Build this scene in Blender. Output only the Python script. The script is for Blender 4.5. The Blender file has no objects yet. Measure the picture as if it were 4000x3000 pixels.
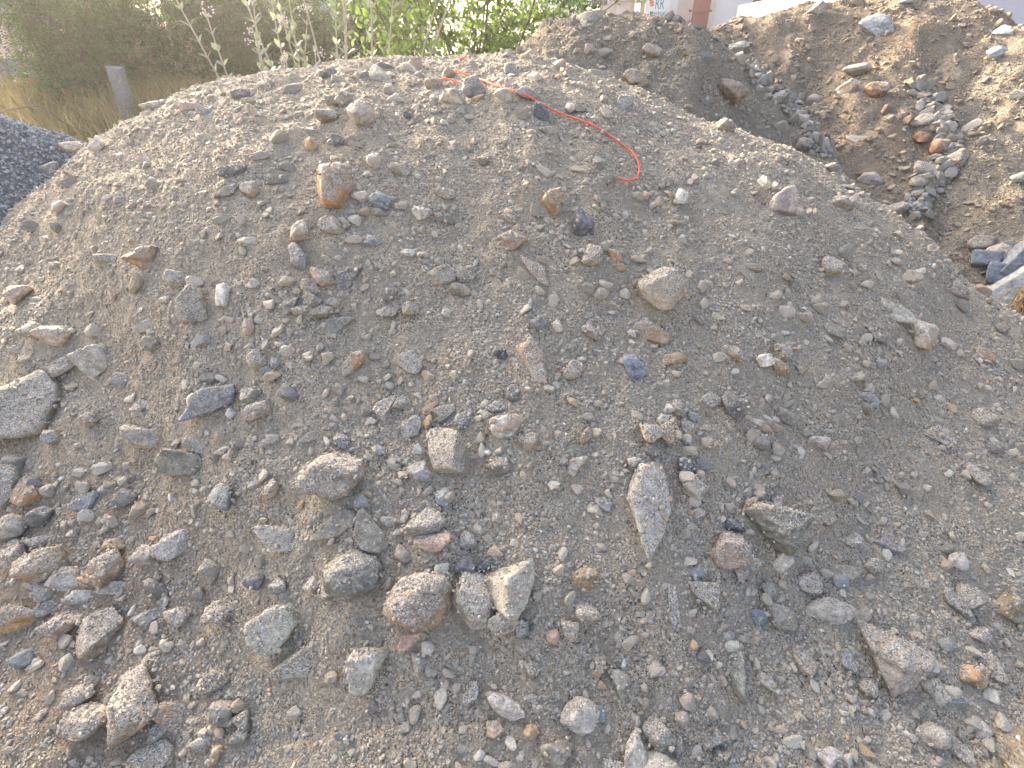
import bpy, math, random
import numpy as np
from mathutils import Vector
random.seed(7)
rng = np.random.default_rng(7)
scene = bpy.context.scene
COL = scene.collection

# ------------------------------------------------------------------ camera
CAM_H = 1.65
PITCH = math.radians(33.2)
F = 2000.0                       # focal length in pixels of a 4000 px wide picture
cp, sp = math.cos(PITCH), math.sin(PITCH)
cam_d = bpy.data.cameras.new("camera")
cam = bpy.data.objects.new("camera", cam_d)
COL.objects.link(cam)
cam.location = (0, 0, CAM_H)
cam.rotation_euler = (math.pi / 2 - PITCH, 0, 0)
cam_d.sensor_width = 36.0
cam_d.lens = 18.0
cam_d.clip_start = 0.02
cam_d.clip_end = 2000
scene.camera = cam
CAM = np.array([0.0, 0.0, CAM_H])

def ray(px, py):
    X = (px - 2000.0) / F
    Y = (1500.0 - py) / F
    return np.array([X, cp + Y * sp, -sp + Y * cp])

def at(px, py, Y0):
    d = ray(px, py)
    return CAM + d * (Y0 / d[1])

def azel(px, py):
    d = ray(px, py)
    h = math.hypot(d[0], d[1])
    return math.atan2(d[0], d[1]), d[2] / h

# ------------------------------------------------------------------ noise
def _hash(ix, iy, iz, seed):
    h = (ix * 374761393 + iy * 668265263 + iz * 2147483647 + seed * 974634777) & 0xFFFFFFFF
    h = ((h ^ (h >> 13)) * 1274126177) & 0xFFFFFFFF
    h = ((h ^ (h >> 16)) * 2246822519) & 0xFFFFFFFF
    return ((h ^ (h >> 15)) & 0xFFFF) / 65535.0 * 2 - 1

def vnoise2(x, y, seed=0):
    ix = np.floor(x).astype(np.int64); iy = np.floor(y).astype(np.int64)
    fx = x - ix; fy = y - iy
    ux = fx * fx * fx * (fx * (fx * 6 - 15) + 10); uy = fy * fy * fy * (fy * (fy * 6 - 15) + 10)
    def g(dx, dy):
        a = _hash(ix + dx, iy + dy, 0, seed); b = _hash(ix + dx, iy + dy, 7, seed + 31)
        return a * (fx - dx) + b * (fy - dy)
    return ((g(0, 0) * (1 - ux) + g(1, 0) * ux) * (1 - uy) + (g(0, 1) * (1 - ux) + g(1, 1) * ux) * uy) * 1.3

def vnoise3(p, seed=0):
    i = np.floor(p).astype(np.int64); f = p - i
    u = f * f * (3 - 2 * f)
    out = np.zeros(len(p))
    for dx in (0, 1):
        for dy in (0, 1):
            for dz in (0, 1):
                w = (u[:, 0] if dx else 1 - u[:, 0]) * (u[:, 1] if dy else 1 - u[:, 1]) * (u[:, 2] if dz else 1 - u[:, 2])
                out += w * _hash(i[:, 0] + dx, i[:, 1] + dy, i[:, 2] + dz, seed)
    return out

def fbm2(x, y, scale, octs, seed, gain=.5):
    s = np.zeros(np.shape(x)); a = 1.0
    for o in range(octs):
        s += a * vnoise2(x * scale, y * scale, seed + o); a *= gain; scale *= 2.03
    return s

# ------------------------------------------------------------------ materials
def new_mat(name):
    m = bpy.data.materials.new(name); m.use_nodes = True
    nt = m.node_tree; nt.nodes.clear()
    out = nt.nodes.new("ShaderNodeOutputMaterial")
    b = nt.nodes.new("ShaderNodeBsdfPrincipled")
    nt.links.new(b.outputs[0], out.inputs[0])
    b.inputs["Roughness"].default_value = .9
    b.inputs["Specular IOR Level"].default_value = .25
    return m, nt, b, out

class N:
    """small helper to write node trees"""
    def __init__(s, nt): s.nt = nt
    def new(s, t, **kw):
        n = s.nt.nodes.new(t)
        for k, v in kw.items(): setattr(n, k, v)
        return n
    def set(s, sock, v):
        if hasattr(v, "is_output"): s.nt.links.new(v, sock)
        else: sock.default_value = v
    def noise(s, vec, scale, detail=4, rough=.6):
        n = s.new("ShaderNodeTexNoise"); s.set(n.inputs["Vector"], vec)
        n.inputs["Scale"].default_value = scale; n.inputs["Detail"].default_value = detail; n.inputs["Roughness"].default_value = rough
        return n.outputs["Fac"]
    def voro(s, vec, scale, feature='F1', out="Color"):
        n = s.new("ShaderNodeTexVoronoi", feature=feature); s.set(n.inputs["Vector"], vec); n.inputs["Scale"].default_value = scale
        return n.outputs[out]
    def ramp(s, fac, stops, interp='LINEAR'):
        n = s.new("ShaderNodeValToRGB"); n.color_ramp.interpolation = interp
        els = n.color_ramp.elements
        while len(els) < len(stops): els.new(.5)
        for e, (p, c) in zip(els, stops):
            e.position = p
            e.color = (c, c, c, 1) if isinstance(c, (int, float)) else (*c, 1)
        s.set(n.inputs[0], fac); return n.outputs[0]
    def mix(s, fac, a, b, mode='MIX'):
        n = s.new("ShaderNodeMix", data_type='RGBA', blend_type=mode)
        for sock, v in ((n.inputs[0], fac), (n.inputs[6], a), (n.inputs[7], b)):
            if isinstance(v, tuple): v = (*v, 1) if len(v) == 3 else v
            s.set(sock, v)
        return n.outputs[2]
    def math(s, op, a, b=0.0):
        n = s.new("ShaderNodeMath", operation=op); s.set(n.inputs[0], a); s.set(n.inputs[1], b); return n.outputs[0]
    def bump(s, h, strength, dist, normal=None):
        n = s.new("ShaderNodeBump"); n.inputs["Strength"].default_value = strength; n.inputs["Distance"].default_value = dist
        s.set(n.inputs["Height"], h)
        if normal is not None: s.set(n.inputs["Normal"], normal)
        return n.outputs[0]
    def sep(s, col, i=0):
        n = s.new("ShaderNodeSeparateColor"); s.set(n.inputs[0], col); return n.outputs[i]

GRIT = [(0.0, (.075, .07, .06)), (.12, (.19, .175, .145)), (.35, (.30, .275, .225)), (.55, (.37, .34, .28)), (.72, (.46, .43, .37)),
        (.86, (.58, .55, .49)), (.93, (.44, .29, .15)), (1.0, (.33, .33, .34))]

def soil_mat(name, tint, brown, grain=330.0, blob=None):
    """sandy rubble soil: grains of several colours, lumps, damp and dry patches"""
    m, nt, b, out = new_mat(name); n = N(nt)
    pos = n.new("ShaderNodeNewGeometry").outputs["Position"]
    g1 = n.sep(n.voro(pos, grain)); g2 = n.sep(n.voro(pos, grain * .42), 1)
    c1 = n.ramp(g1, GRIT, 'CONSTANT'); c2 = n.ramp(g2, GRIT, 'CONSTANT')
    sel = n.ramp(n.noise(pos, 38, 4, .65), [(.44, 0), (.58, 1)])
    grains = n.mix(sel, c1, c2)
    fine = n.mix(n.noise(pos, 900, 2), (.17, .155, .125), (.45, .42, .35))
    fines = n.ramp(n.noise(pos, 7, 5, .65), [(.40, 0), (.62, .75)])
    base = n.mix(fines, grains, fine)
    base = n.mix(1.0, base, (*tint, 1), 'MULTIPLY')
    patch = n.ramp(n.noise(pos, 2.3, 4, .6), [(.40, 0), (.65, 1)])
    base = n.mix(n.math('MULTIPLY', patch, brown[3]), base, n.mix(1.0, base, (*brown[:3], 1), 'MULTIPLY'))
    if blob:                                          # brown earth mixed in at the foot of the heap
        dv = n.new("ShaderNodeVectorMath", operation='DISTANCE'); nt.links.new(pos, dv.inputs[0]); dv.inputs[1].default_value = (blob[0], blob[1], .3)
        bm = n.ramp(n.math('ADD', n.math('DIVIDE', dv.outputs["Value"], blob[2]), n.math('MULTIPLY', n.noise(pos, 6, 5, .65), 1.0)), [(.85, .85), (1.0, .5), (1.45, 0)]) if False else n.ramp(n.math('SUBTRACT', n.math('ADD', n.math('DIVIDE', dv.outputs["Value"], blob[2] * 2), n.math('MULTIPLY', n.noise(pos, 6, 5, .65), .6)), .3), [(.35, .8), (.6, 0)])
        base = n.mix(bm, base, n.mix(.55, base, (.215, .145, .095, 1)))
    nt.links.new(base, b.inputs["Base Color"])
    d1 = n.voro(pos, grain * .42, 'F1', "Distance"); d2 = n.noise(pos, 160, 6, .7); d3 = n.noise(pos, 30, 4, .6)
    nb = n.bump(d3, .8, .02)
    nb = n.bump(d2, .75, .007, nb)
    nb = n.bump(n.math('SUBTRACT', 1.0, d1), .8, .0035, nb)
    nt.links.new(nb, b.inputs["Normal"])
    b.inputs["Roughness"].default_value = 1; b.inputs["Specular IOR Level"].default_value = .1
    return m

def rock_mat():
    """every rock keeps its own colour (object colour) and its own share of rust and of sand lying on it (object properties)"""
    m, nt, b, out = new_mat("rock"); n = N(nt)
    tc = n.new("ShaderNodeTexCoord").outputs["Object"]
    geo = n.new("ShaderNodeNewGeometry")
    info = n.new("ShaderNodeObjectInfo")
    off = n.new("ShaderNodeVectorMath", operation='ADD'); nt.links.new(tc, off.inputs[0]); 
    rv = n.new("ShaderNodeCombineXYZ"); nt.links.new(n.math('MULTIPLY', info.outputs["Random"], 40.0), rv.inputs[0]); nt.links.new(rv.outputs[0], off.inputs[1])
    p = off.outputs[0]
    base = info.outputs["Color"]
    big = n.noise(p, 14, 5, .65); fine = n.noise(p, 190, 4, .75); mid = n.noise(p, 60, 5, .7)
    c = n.mix(1.0, base, n.ramp(big, [(.3, .62), (.7, 1.35)]), 'MULTIPLY')
    c = n.mix(1.0, c, n.ramp(mid, [(.32, .66), (.68, 1.3)]), 'MULTIPLY')
    c = n.mix(1.0, c, n.ramp(fine, [(.34, .74), (.66, 1.26)]), 'MULTIPLY')
    # layering bands
    wv = n.new("ShaderNodeTexWave"); nt.links.new(p, wv.inputs[0]); wv.inputs["Scale"].default_value = 9; wv.inputs["Distortion"].default_value = 9; wv.inputs["Detail"].default_value = 4; wv.bands_direction = 'Z'
    c = n.mix(.35, c, n.mix(1.0, c, n.ramp(wv.outputs["Fac"], [(.2, .7), (.8, 1.25)]), 'MULTIPLY'))
    at_r = n.new("ShaderNodeAttribute", attribute_type='OBJECT', attribute_name="rust")
    rr = n.math('ADD', n.noise(p, 11, 5, .6), n.math('MULTIPLY', at_r.outputs["Fac"], .35))
    rm = n.ramp(rr, [(.62, 0), (.74, 1)])
    rm = n.math('MULTIPLY', rm, n.ramp(at_r.outputs["Fac"], [(0, 0), (.5, .8)]))
    c = n.mix(rm, c, n.mix(mid, (.26, .125, .045), (.46, .27, .12)))
    at_d = n.new("ShaderNodeAttribute", attribute_type='OBJECT', attribute_name="sand")
    sepn = n.new("ShaderNodeSeparateXYZ"); nt.links.new(geo.outputs["Normal"], sepn.inputs[0])
    dd = n.math('ADD', n.math('MULTIPLY', sepn.outputs[2], .28), n.math('ADD', n.noise(p, 34, 6, .72), n.math('MULTIPLY', at_d.outputs["Fac"], .34)))
    dm = n.ramp(dd, [(.78, 0), (.98, .85)])
    grit = n.ramp(n.sep(n.voro(geo.outputs["Position"], 330.0)), GRIT, 'CONSTANT')
    c = n.mix(dm, c, grit)
    nt.links.new(c, b.inputs["Base Color"])
    h = n.bump(big, .5, .02); h = n.bump(mid, .6, .006, h); h = n.bump(fine, .55, .0025, h)
    nt.links.new(h, b.inputs["Normal"])
    return m

def stone_mat(name="loose_stone"):
    """small loose stones: colour from the mesh"""
    m, nt, b, out = new_mat(name); n = N(nt)
    a = n.new("ShaderNodeAttribute", attribute_name="col")
    pos = n.new("ShaderNodeNewGeometry").outputs["Position"]
    f = n.noise(pos, 320, 4, .7)
    c = n.mix(1.0, a.outputs["Color"], n.ramp(f, [(.32, .6), (.68, 1.4)]), 'MULTIPLY')
    nt.links.new(c, b.inputs["Base Color"])
    nt.links.new(n.bump(f, .5, .002), b.inputs["Normal"])
    return m

def leaf_mat(name, c0, c1, trans=.45, rough=.55):
    m, nt, b, out = new_mat(name); n = N(nt)
    a = n.new("ShaderNodeAttribute", attribute_name="col")
    f = n.sep(a.outputs["Color"])
    c = n.mix(f, c0, c1)
    nt.links.new(c, b.inputs["Base Color"]); b.inputs["Roughness"].default_value = rough
    t = n.new("ShaderNodeBsdfTranslucent"); nt.links.new(n.mix(.5, c, n.mix(1.0, c, (1.15, 1.25, .6, 1), 'MULTIPLY')), t.inputs[0])
    mx = n.new("ShaderNodeMixShader"); mx.inputs[0].default_value = trans
    nt.links.new(b.outputs[0], mx.inputs[1]); nt.links.new(t.outputs[0], mx.inputs[2]); nt.links.new(mx.outputs[0], out.inputs[0])
    return m

def plain_mat(name, col, var=.2, scale=6.0, rough=.85, bump=.3, metal=0.0, streak=False):
    m, nt, b, out = new_mat(name); n = N(nt)
    pos = n.new("ShaderNodeNewGeometry").outputs["Position"]
    vec = pos
    if streak:
        mp = n.new("ShaderNodeMapping"); mp.inputs["Scale"].default_value = (1, 1, .15); nt.links.new(pos, mp.inputs[0]); vec = mp.outputs[0]
    f = n.noise(vec, scale, 6, .65)
    c = n.mix(1.0, (*col, 1), n.ramp(f, [(.25, 1 - var), (.75, 1 + var)]), 'MULTIPLY')
    nt.links.new(c, b.inputs["Base Color"]); b.inputs["Roughness"].default_value = rough; b.inputs["Metallic"].default_value = metal
    if bump: nt.links.new(n.bump(n.noise(pos, scale * 8, 5, .7), bump, .01), b.inputs["Normal"])
    return m

def bark_mat(name, col): return plain_mat(name, col, .35, 25, .9, .6)

# ------------------------------------------------------------------ object helpers
def tag(o, label=None, cat=None, group=None, kind=None):
    if label: o["label"] = label
    if cat: o["category"] = cat
    if group: o["group"] = group
    o["kind"] = kind or "thing"
    return o

def link(o, parent=None):
    COL.objects.link(o)
    if parent is not None: o.parent = parent
    return o

def empty(name, loc):
    o = bpy.data.objects.new(name, None); o.location = loc; o.empty_display_size = .1
    return link(o)

def np_mesh(name, verts, faces, mat, col=None, smooth=False, parent=None, origin=None):
    """verts (n,3); faces a list of (k,m) index arrays with the same corner count each"""
    me = bpy.data.meshes.new(name)
    verts = np.asarray(verts, dtype=np.float32)
    if origin is not None: verts = verts - np.asarray(origin, dtype=np.float32)
    if not isinstance(faces, list): faces = [faces]
    loops = np.concatenate([f.reshape(-1) for f in faces]).astype(np.int32)
    counts = np.concatenate([np.full(len(f), f.shape[1]) for f in faces])
    starts = np.concatenate([[0], np.cumsum(counts)[:-1]]).astype(np.int32)
    me.vertices.add(len(verts)); me.vertices.foreach_set("co", verts.reshape(-1))
    me.loops.add(len(loops)); me.loops.foreach_set("vertex_index", loops)
    me.polygons.add(len(counts)); me.polygons.foreach_set("loop_start", starts)
    me.update(calc_edges=True)
    me.polygons.foreach_set("use_smooth", np.full(len(counts), bool(smooth)))
    if col is not None:
        ca = me.color_attributes.new("col", 'FLOAT_COLOR', 'POINT')
        c4 = np.ones((len(verts), 4), dtype=np.float32); c4[:, :3] = col
        ca.data.foreach_set("color", c4.reshape(-1))
    me.materials.append(mat)
    o = bpy.data.objects.new(name, me)
    if origin is not None: o.location = tuple(float(v) for v in origin)
    return link(o, parent)

class MB:
    """collects boxes, prisms and tubes into one mesh"""
    def __init__(s): s.v = []; s.f = []
    def add(s, vs, fs):
        k = len(s.v); s.v += [tuple(map(float, v)) for v in vs]; s.f += [tuple(i + k for i in f) for f in fs]; return s
    def box(s, lo, hi):
        (x0, y0, z0), (x1, y1, z1) = lo, hi
        return s.add([(x0, y0, z0), (x1, y0, z0), (x1, y1, z0), (x0, y1, z0), (x0, y0, z1), (x1, y0, z1), (x1, y1, z1), (x0, y1, z1)],
                     [(0, 3, 2, 1), (4, 5, 6, 7), (0, 1, 5, 4), (1, 2, 6, 5), (2, 3, 7, 6), (3, 0, 4, 7)])
    def tube(s, pts, rad, sides=6):
        pts = [Vector(p) for p in pts]; n = len(pts)
        rads = rad if hasattr(rad, '__len__') else [rad] * n
        vs = []; fs = []; prev = None
        for i, p in enumerate(pts):
            t = (pts[min(i + 1, n - 1)] - pts[max(i - 1, 0)])
            t = t.normalized() if t.length > 1e-9 else Vector((0, 0, 1))
            if prev is None:
                a = t.orthogonal().normalized()
            else:
                a = prev - t * prev.dot(t); a = a.normalized() if a.length > 1e-6 else t.orthogonal().normalized()
            prev = a; b = t.cross(a)
            for k in range(sides):
                th = 2 * math.pi * k / sides
                vs.append(p + (a * math.cos(th) + b * math.sin(th)) * rads[i])
        for i in range(n - 1):
            for k in range(sides):
                k2 = (k + 1) % sides
                fs.append((i * sides + k, i * sides + k2, (i + 1) * sides + k2, (i + 1) * sides + k))
        fs.append(tuple(range(sides - 1, -1, -1))); fs.append(tuple((n - 1) * sides + k for k in range(sides)))
        return s.add(vs, fs)
    def build(s, name, mat, parent=None, smooth=False, bevel=0.0, origin=None):
        me = bpy.data.meshes.new(name)
        vs = s.v if origin is None else [(a - origin[0], b - origin[1], c - origin[2]) for a, b, c in s.v]
        me.from_pydata(vs, [], s.f); me.update()
        if smooth: me.polygons.foreach_set("use_smooth", np.ones(len(me.polygons), dtype=bool))
        me.materials.append(mat)
        o = bpy.data.objects.new(name, me)
        if origin is not None: o.location = origin
        link(o, parent)
        if bevel:
            m = o.modifiers.new("bevel", 'BEVEL'); m.width = bevel; m.segments = 2; m.limit_method = 'ANGLE'
        return o

# ------------------------------------------------------------------ heaps as height fields
def curve(pts, k=1.8083):
    """skyline points of a heap -> azimuth and slope tables"""
    a = [azel(x * k, y * k) for x, y in pts]
    az = np.array([p[0] for p in a]); te = np.array([p[1] for p in a])
    o = np.argsort(az); return az[o], te[o]

def smin(a, b, k):
    h = np.clip(.5 + .5 * (b - a) / k, 0, 1)
    return b * (1 - h) + a * h - k * h * (1 - h)

class Heap:
    """a dumped heap described by its crest line (seen from where one stands), its distance, and the slopes in front of and behind it"""
    def __init__(s, sky, rc, sf, sb, k, noise, seed, rnd=.5):
        s.az, s.te = curve(sky, k); s.rc_az = np.array([azel(x * k, 300)[0] for x, _ in rc]); s.rc = np.array([r for _, r in rc], dtype=float)
        s.sf, s.sb, s.noise, s.seed, s.rnd = sf, sb, noise, seed, rnd
    def base(s, x, y):
        r = np.hypot(x, y) + 1e-6; th = np.arctan2(x, y)
        rc = np.interp(th, s.rc_az, s.rc); te = np.interp(th, s.az, s.te)
        # outside its skyline the heap falls away
        te = te - .9 * np.clip(s.az[0] - th, 0, 9) - .9 * np.clip(th - s.az[-1], 0, 9)
        zc = CAM_H + rc * te
        front = zc - s.sf * (rc - r); back = zc - s.sb * (r - rc)
        d = rc - r
        w = s.rnd
        # rounded crest: parabola within w of the crest, straight beyond
        fz = np.where(d < w, zc - s.sf * d * d / (2 * w), zc - s.sf * (d - w / 2))
        bz = np.where(-d < w, zc - s.sb * d * d / (2 * w), zc - s.sb * (-d - w / 2))
        return np.where(d > 0, fz, bz) + np.where(np.abs(d) < 9, te * (r - rc) * np.exp(-(d / w) ** 2), 0)
    def h(s, x, y):
        z = s.base(x, y)
        for sc, amp, oc in s.noise:
            z = z + amp * fbm2(x, y, sc, oc, s.seed)
            s_ = s.seed + 5
        return z

class Near(Heap):
    """the near heap: its foot is at the photographer's feet"""
    def base(s, x, y):
        r = np.hypot(x, y) + 1e-6; th = np.arctan2(x, y)
        tc = np.clip(th, s.az[0] - .35, s.az[-1] + .35)
        rc = np.interp(tc, s.rc_az, s.rc); te = np.interp(tc, s.az, s.te)
        te = te - .5 * np.clip(s.az[0] - tc, 0, 9) - .5 * np.clip(tc - s.az[-1], 0, 9)
        zc = CAM_H + rc * te
        r0 = .30 + .55 * np.clip(np.abs(th) - .3, 0, 3) ** 1.2
        u = (r - r0) / (rc - r0)
        w = .5; m = 1 / (1 - w / 2)
        g = np.where(u < 1 - w, m * u, 1 - m * (1 - u) ** 2 / (2 * w))
        toe = np.where(u < .1, .5 * m * (np.sqrt((u - .0) ** 2 + .004) + u) , g)   # soft foot
        g = np.where(u < .1, toe, g)
        g = np.where(u < -.15, .3 * u, g)
        fz = zc * g + te * (r - rc) * np.exp(-((r - rc) / .35) ** 2)
        d = r - rc
        bz = np.where(d < .5, zc + te * d * np.exp(-(d / .35) ** 2) - .55 * d * d / 1.0, zc - .55 * (d - .25))
        fade = np.clip((np.abs(th) - 1.25) / .5, 0, 1)
        z = np.where(u < 1, fz, bz)
        return z * (1 - fade) - .15 * fade

NOISE_NEAR = [(.9, .030, 3), (3.6, .028, 4), (15.0, .011, 3)]
NOISE_FAR = [(.7, .07, 3), (2.6, .075, 4), (9.0, .034, 3)]
heap_near = Near([(-160, 590), (0, 472), (100, 388), (200, 302), (300, 252), (400, 198), (480, 172), (600, 153), (800, 130), (950, 123), (1050, 121), (1150, 119),
                  (1300, 166), (1400, 206), (1500, 246), (1600, 281), (1700, 323), (1800, 386), (1900, 456), (2000, 531), (2100, 619), (2212, 692), (2400, 830)],
                 [(-160, 3.7), (0, 3.6), (300, 3.5), (600, 3.45), (1000, 3.4), (1300, 3.3), (1600, 3.3), (1900, 3.35), (2212, 3.4), (2400, 3.5)], 0, 0, 1.8083, NOISE_NEAR, 11)
heap_mid = Heap([(1700, 480), (1900, 300), (2039, 181), (2078, 144), (2118, 104), (2148, 88), (2248, 76), (2362, 68), (2446, 72), (2546, 60), (2620, 72), (2695, 86), (2745, 102),
                 (2785, 149), (2834, 200), (2900, 246), (2985, 330), (3060, 400), (3150, 480), (3280, 640), (3500, 960)],
                [(1700, 4.6), (2100, 4.7), (2700, 4.8), (2900, 5.0), (3150, 4.9), (3500, 4.6)], .60, .6, 1, NOISE_FAR, 23, .4)
heap_brown = Heap([(2400, 330), (2700, 150), (2785, 112), (2900, 82), (2975, 66), (3030, 52), (3100, 42), (3160, 28), (3250, 28), (3330, 10), (3400, -6), (3500, -28), (3650, -32),
                   (3750, -16), (3790, 0), (3845, 30), (3920, 66), (4000, 122), (4150, 232), (4400, 420)],
                  [(2400, 6.6), (2900, 6.6), (3300, 6.9), (3650, 7.0), (4000, 6.7), (4400, 6.4)], .62, .6, 1, NOISE_FAR, 37, .5)
class Flank(Heap):
    """one flank of a big heap standing mostly outside the view: a slope that rises to a ridge and falls away behind it"""
    def __init__(s, p, gx, gy, ridge, noise, seed):
        s.p, s.gx, s.gy, s.ridge, s.noise, s.seed = p, gx, gy, ridge, noise, seed
        s.rc_az = np.array([0.0, 1.0]); s.rc = np.array([9.0, 9.0])
    def base(s, x, y):
        z = s.p[2] + s.gx * (x - s.p[0]) + s.gy * (y - s.p[1])
        r = s.ridge
        back = r[2] - r[0] * (x - s.p[0]) - r[1] * (y - s.p[1])
        return smin(np.minimum(z, 3.2), back, .3)
heap_gully = Flank((3.13, 4.15, 1.0), .50, .53, (-.1, .8, 2.35), NOISE_FAR, 51)
heap_chips = Heap([(-700, 280), (-350, 360), (0, 452), (45, 471), (136, 503), (253, 530), (316, 557), (370, 580), (520, 680), (700, 830)],
                  [(-700, 4.6), (0, 4.5), (300, 4.4), (700, 4.2)], .62, .6, 1, [(2.0, .012, 3)], 63, .35)

HEAPS = {"near": heap_near, "mid": heap_mid, "brown": heap_brown, "gully": heap_gully, "chips": heap_chips}
GRIDS = {}
def make_grid(key, x0, x1, y0, y1, res):
    xs = np.arange(x0, x1 + res * .5, res); ys = np.arange(y0, y1 + res * .5, res)
    X, Y = np.meshgrid(xs, ys); Z = HEAPS[key].h(X, Y)
    GRIDS[key] = dict(x0=x0, y0=y0, res=res, nx=len(xs), ny=len(ys), X=X, Y=Y, Z=Z)
make_grid("near", -4.6, 4.8, -.75, 4.9, .0145)
make_grid("mid", -.8, 6.5, 2.6, 8.2, .026)
make_grid("brown", .4, 11.5, 3.2, 10.5, .036)
make_grid("gully", 2.0, 9.5, 1.5, 8.5, .032)
make_grid("chips", -7.5, -.8, 1.6, 7.0, .03)

def gsample(key, x, y, arr=None):
    g = GRIDS[key]; Z = g["Z"] if arr is None else arr
    fx = (x - g["x0"]) / g["res"]; fy = (y - g["y0"]) / g["res"]
    ok = (fx >= 0) & (fy >= 0) & (fx < g["nx"] - 1) & (fy < g["ny"] - 1)
    ix = np.clip(fx.astype(int), 0, g["nx"] - 2); iy = np.clip(fy.astype(int), 0, g["ny"] - 2)
    tx = np.clip(fx - ix, 0, 1); ty = np.clip(fy - iy, 0, 1)
    z = (Z[iy, ix] * (1 - tx) + Z[iy, ix + 1] * tx) * (1 - ty) + (Z[iy + 1, ix] * (1 - tx) + Z[iy + 1, ix + 1] * tx) * ty
    return np.where(ok, z, -9.0)

KEYS = list(HEAPS)
def surf(x, y):
    zs = np.stack([gsample(k, x, y) for k in KEYS] + [np.zeros(np.shape(x))])
    i = np.argmax(zs, axis=0); return np.max(zs, axis=0), i

_ts = np.concatenate([np.arange(.5, 6, .012), np.arange(6, 14, .03)])
def hit(px, py):
    """where the line of sight through a picture point meets the heaps"""
    d = ray(px, py)
    P = CAM + _ts[:, None] * d
    z, i = surf(P[:, 0], P[:, 1])
    below = np.nonzero(P[:, 2] < z)[0]
    if len(below) == 0: return None
    k = below[0]
    a = P[max(k - 1, 0)]; b = P[k]
    for _ in range(14):
        c = (a + b) / 2; zc, _i = surf(c[0:1], c[1:2])
        if c[2] < zc[0]: b = c
        else: a = c
    zc, ii = surf(b[0:1], b[1:2]); j = int(ii[0])
    return b, (KEYS[j] if j < len(KEYS) else "ground")

def normal_at(x, y, e=.06):
    z1, _ = surf(np.array([x + e, x - e, x, x]), np.array([y, y, y + e, y - e]))
    n = np.array([-(z1[0] - z1[1]) / (2 * e), -(z1[2] - z1[3]) / (2 * e), 1.0])
    return n / np.linalg.norm(n)

M_SOIL = soil_mat("rubble_soil", (1.02, .975, .895), (1.10, .96, .80, .30), blob=(-1.55, .62, .75))
M_SOIL_MID = soil_mat("grey_soil", (.70, .67, .62), (1.08, .97, .87, .35), 260)
M_SOIL_BROWN = soil_mat("brown_soil", (.66, .60, .54), (1.06, .93, .82, .5), 260)
M_ROCK = rock_mat()
M_STONE = stone_mat()

def heap_object(key, name, mat, label, cat="rubble heap", group="heaps of dumped rubble", low=-.06):
    g = GRIDS[key]
    V = np.stack([g["X"], g["Y"], g["Z"]], -1).reshape(-1, 3)
    idx = np.arange(g["nx"] * g["ny"]).reshape(g["ny"], g["nx"])
    q = np.stack([idx[:-1, :-1], idx[:-1, 1:], idx[1:, 1:], idx[1:, :-1]], -1).reshape(-1, 4)
    keep = (V[q][:, :, 2] > low).any(1)
    q = q[keep]
    used = np.zeros(len(V), bool); used[q] = True
    remap = np.cumsum(used) - 1
    V = V[used]; V[:, 2] = np.maximum(V[:, 2], -.12)
    c = V.mean(0); c[2] = 0
    o = np_mesh(name, V, remap[q], mat, smooth=True, origin=c)
    return tag(o, label, cat, group)

heap_object("near", "rubble_heap", M_SOIL, "broad near heap of sandy grey rubble rising from the viewer's feet")
heap_object("mid", "rubble_heap", M_SOIL_MID, "grey rubble heap rising just behind the near heap, below the signboard")
heap_object("brown", "rubble_heap", M_SOIL_BROWN, "tall brown earth heap in front of the pale wall, highest of the heaps")
heap_object("gully", "rubble_heap", M_SOIL_MID, "grey-brown heap sloping down beside the stony gully to the blue quarry blocks")

# ground: level round the heaps, with a low bank where the hedge grows
def ground_h(x, y):
    t = min(max((y - 5.0) / 3.0, 0), 1); u = min(max((2.5 - x) / 3.0, 0), 1); v = min(max((24 - y) / 4.0, 0), 1)
    return .75 * t * t * (3 - 2 * t) * u * u * (3 - 2 * u) * v
m_ground = soil_mat("dry_earth", (1.0, .90, .72), (1.1, .95, .75, .5), 200)
gm = MB(); S = 120; NG = 160
for i in range(NG + 1):
    for j in range(NG + 1): gm.v.append((-S + 2 * S * i / NG, -S + 2 * S * j / NG, float(ground_h(-S + 2 * S * i / NG, -S + 2 * S * j / NG))))
for i in range(NG):
    for j in range(NG):
        a = i * (NG + 1) + j; gm.f.append((a, a + NG + 1, a + NG + 2, a + 1))
tag(gm.build("ground", m_ground), kind="structure")

# ------------------------------------------------------------------ rocks
def ico(level):
    t = (1 + 5 ** .5) / 2
    v = [(-1, t, 0), (1, t, 0), (-1, -t, 0), (1, -t, 0), (0, -1, t), (0, 1, t), (0, -1, -t), (0, 1, -t), (t, 0, -1), (t, 0, 1), (-t, 0, -1), (-t, 0, 1)]
    f = [(0, 11, 5), (0, 5, 1), (0, 1, 7), (0, 7, 10), (0, 10, 11), (1, 5, 9), (5, 11, 4), (11, 10, 2), (10, 7, 6), (7, 1, 8), (3, 9, 4), (3, 4, 2), (3, 2, 6), (3, 6, 8), (3, 8, 9),
         (4, 9, 5), (2, 4, 11), (6, 2, 10), (8, 6, 7), (9, 8, 1)]
    v = [np.array(p) / np.linalg.norm(p) for p in v]
    for _ in range(level):
        cache = {}; nf = []
        def mid(a, b):
            k = (min(a, b), max(a, b))
            if k not in cache:
                p = v[a] + v[b]; v.append(p / np.linalg.norm(p)); cache[k] = len(v) - 1
            return cache[k]
        for a, b, c in f:
            x, y, z = mid(a, b), mid(b, c), mid(c, a)
            nf += [(a, x, z), (b, y, x), (c, z, y), (x, y, z)]
        f = nf
    return np.array(v), np.array(f)
ICO = {k: ico(k) for k in range(5)}

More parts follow.
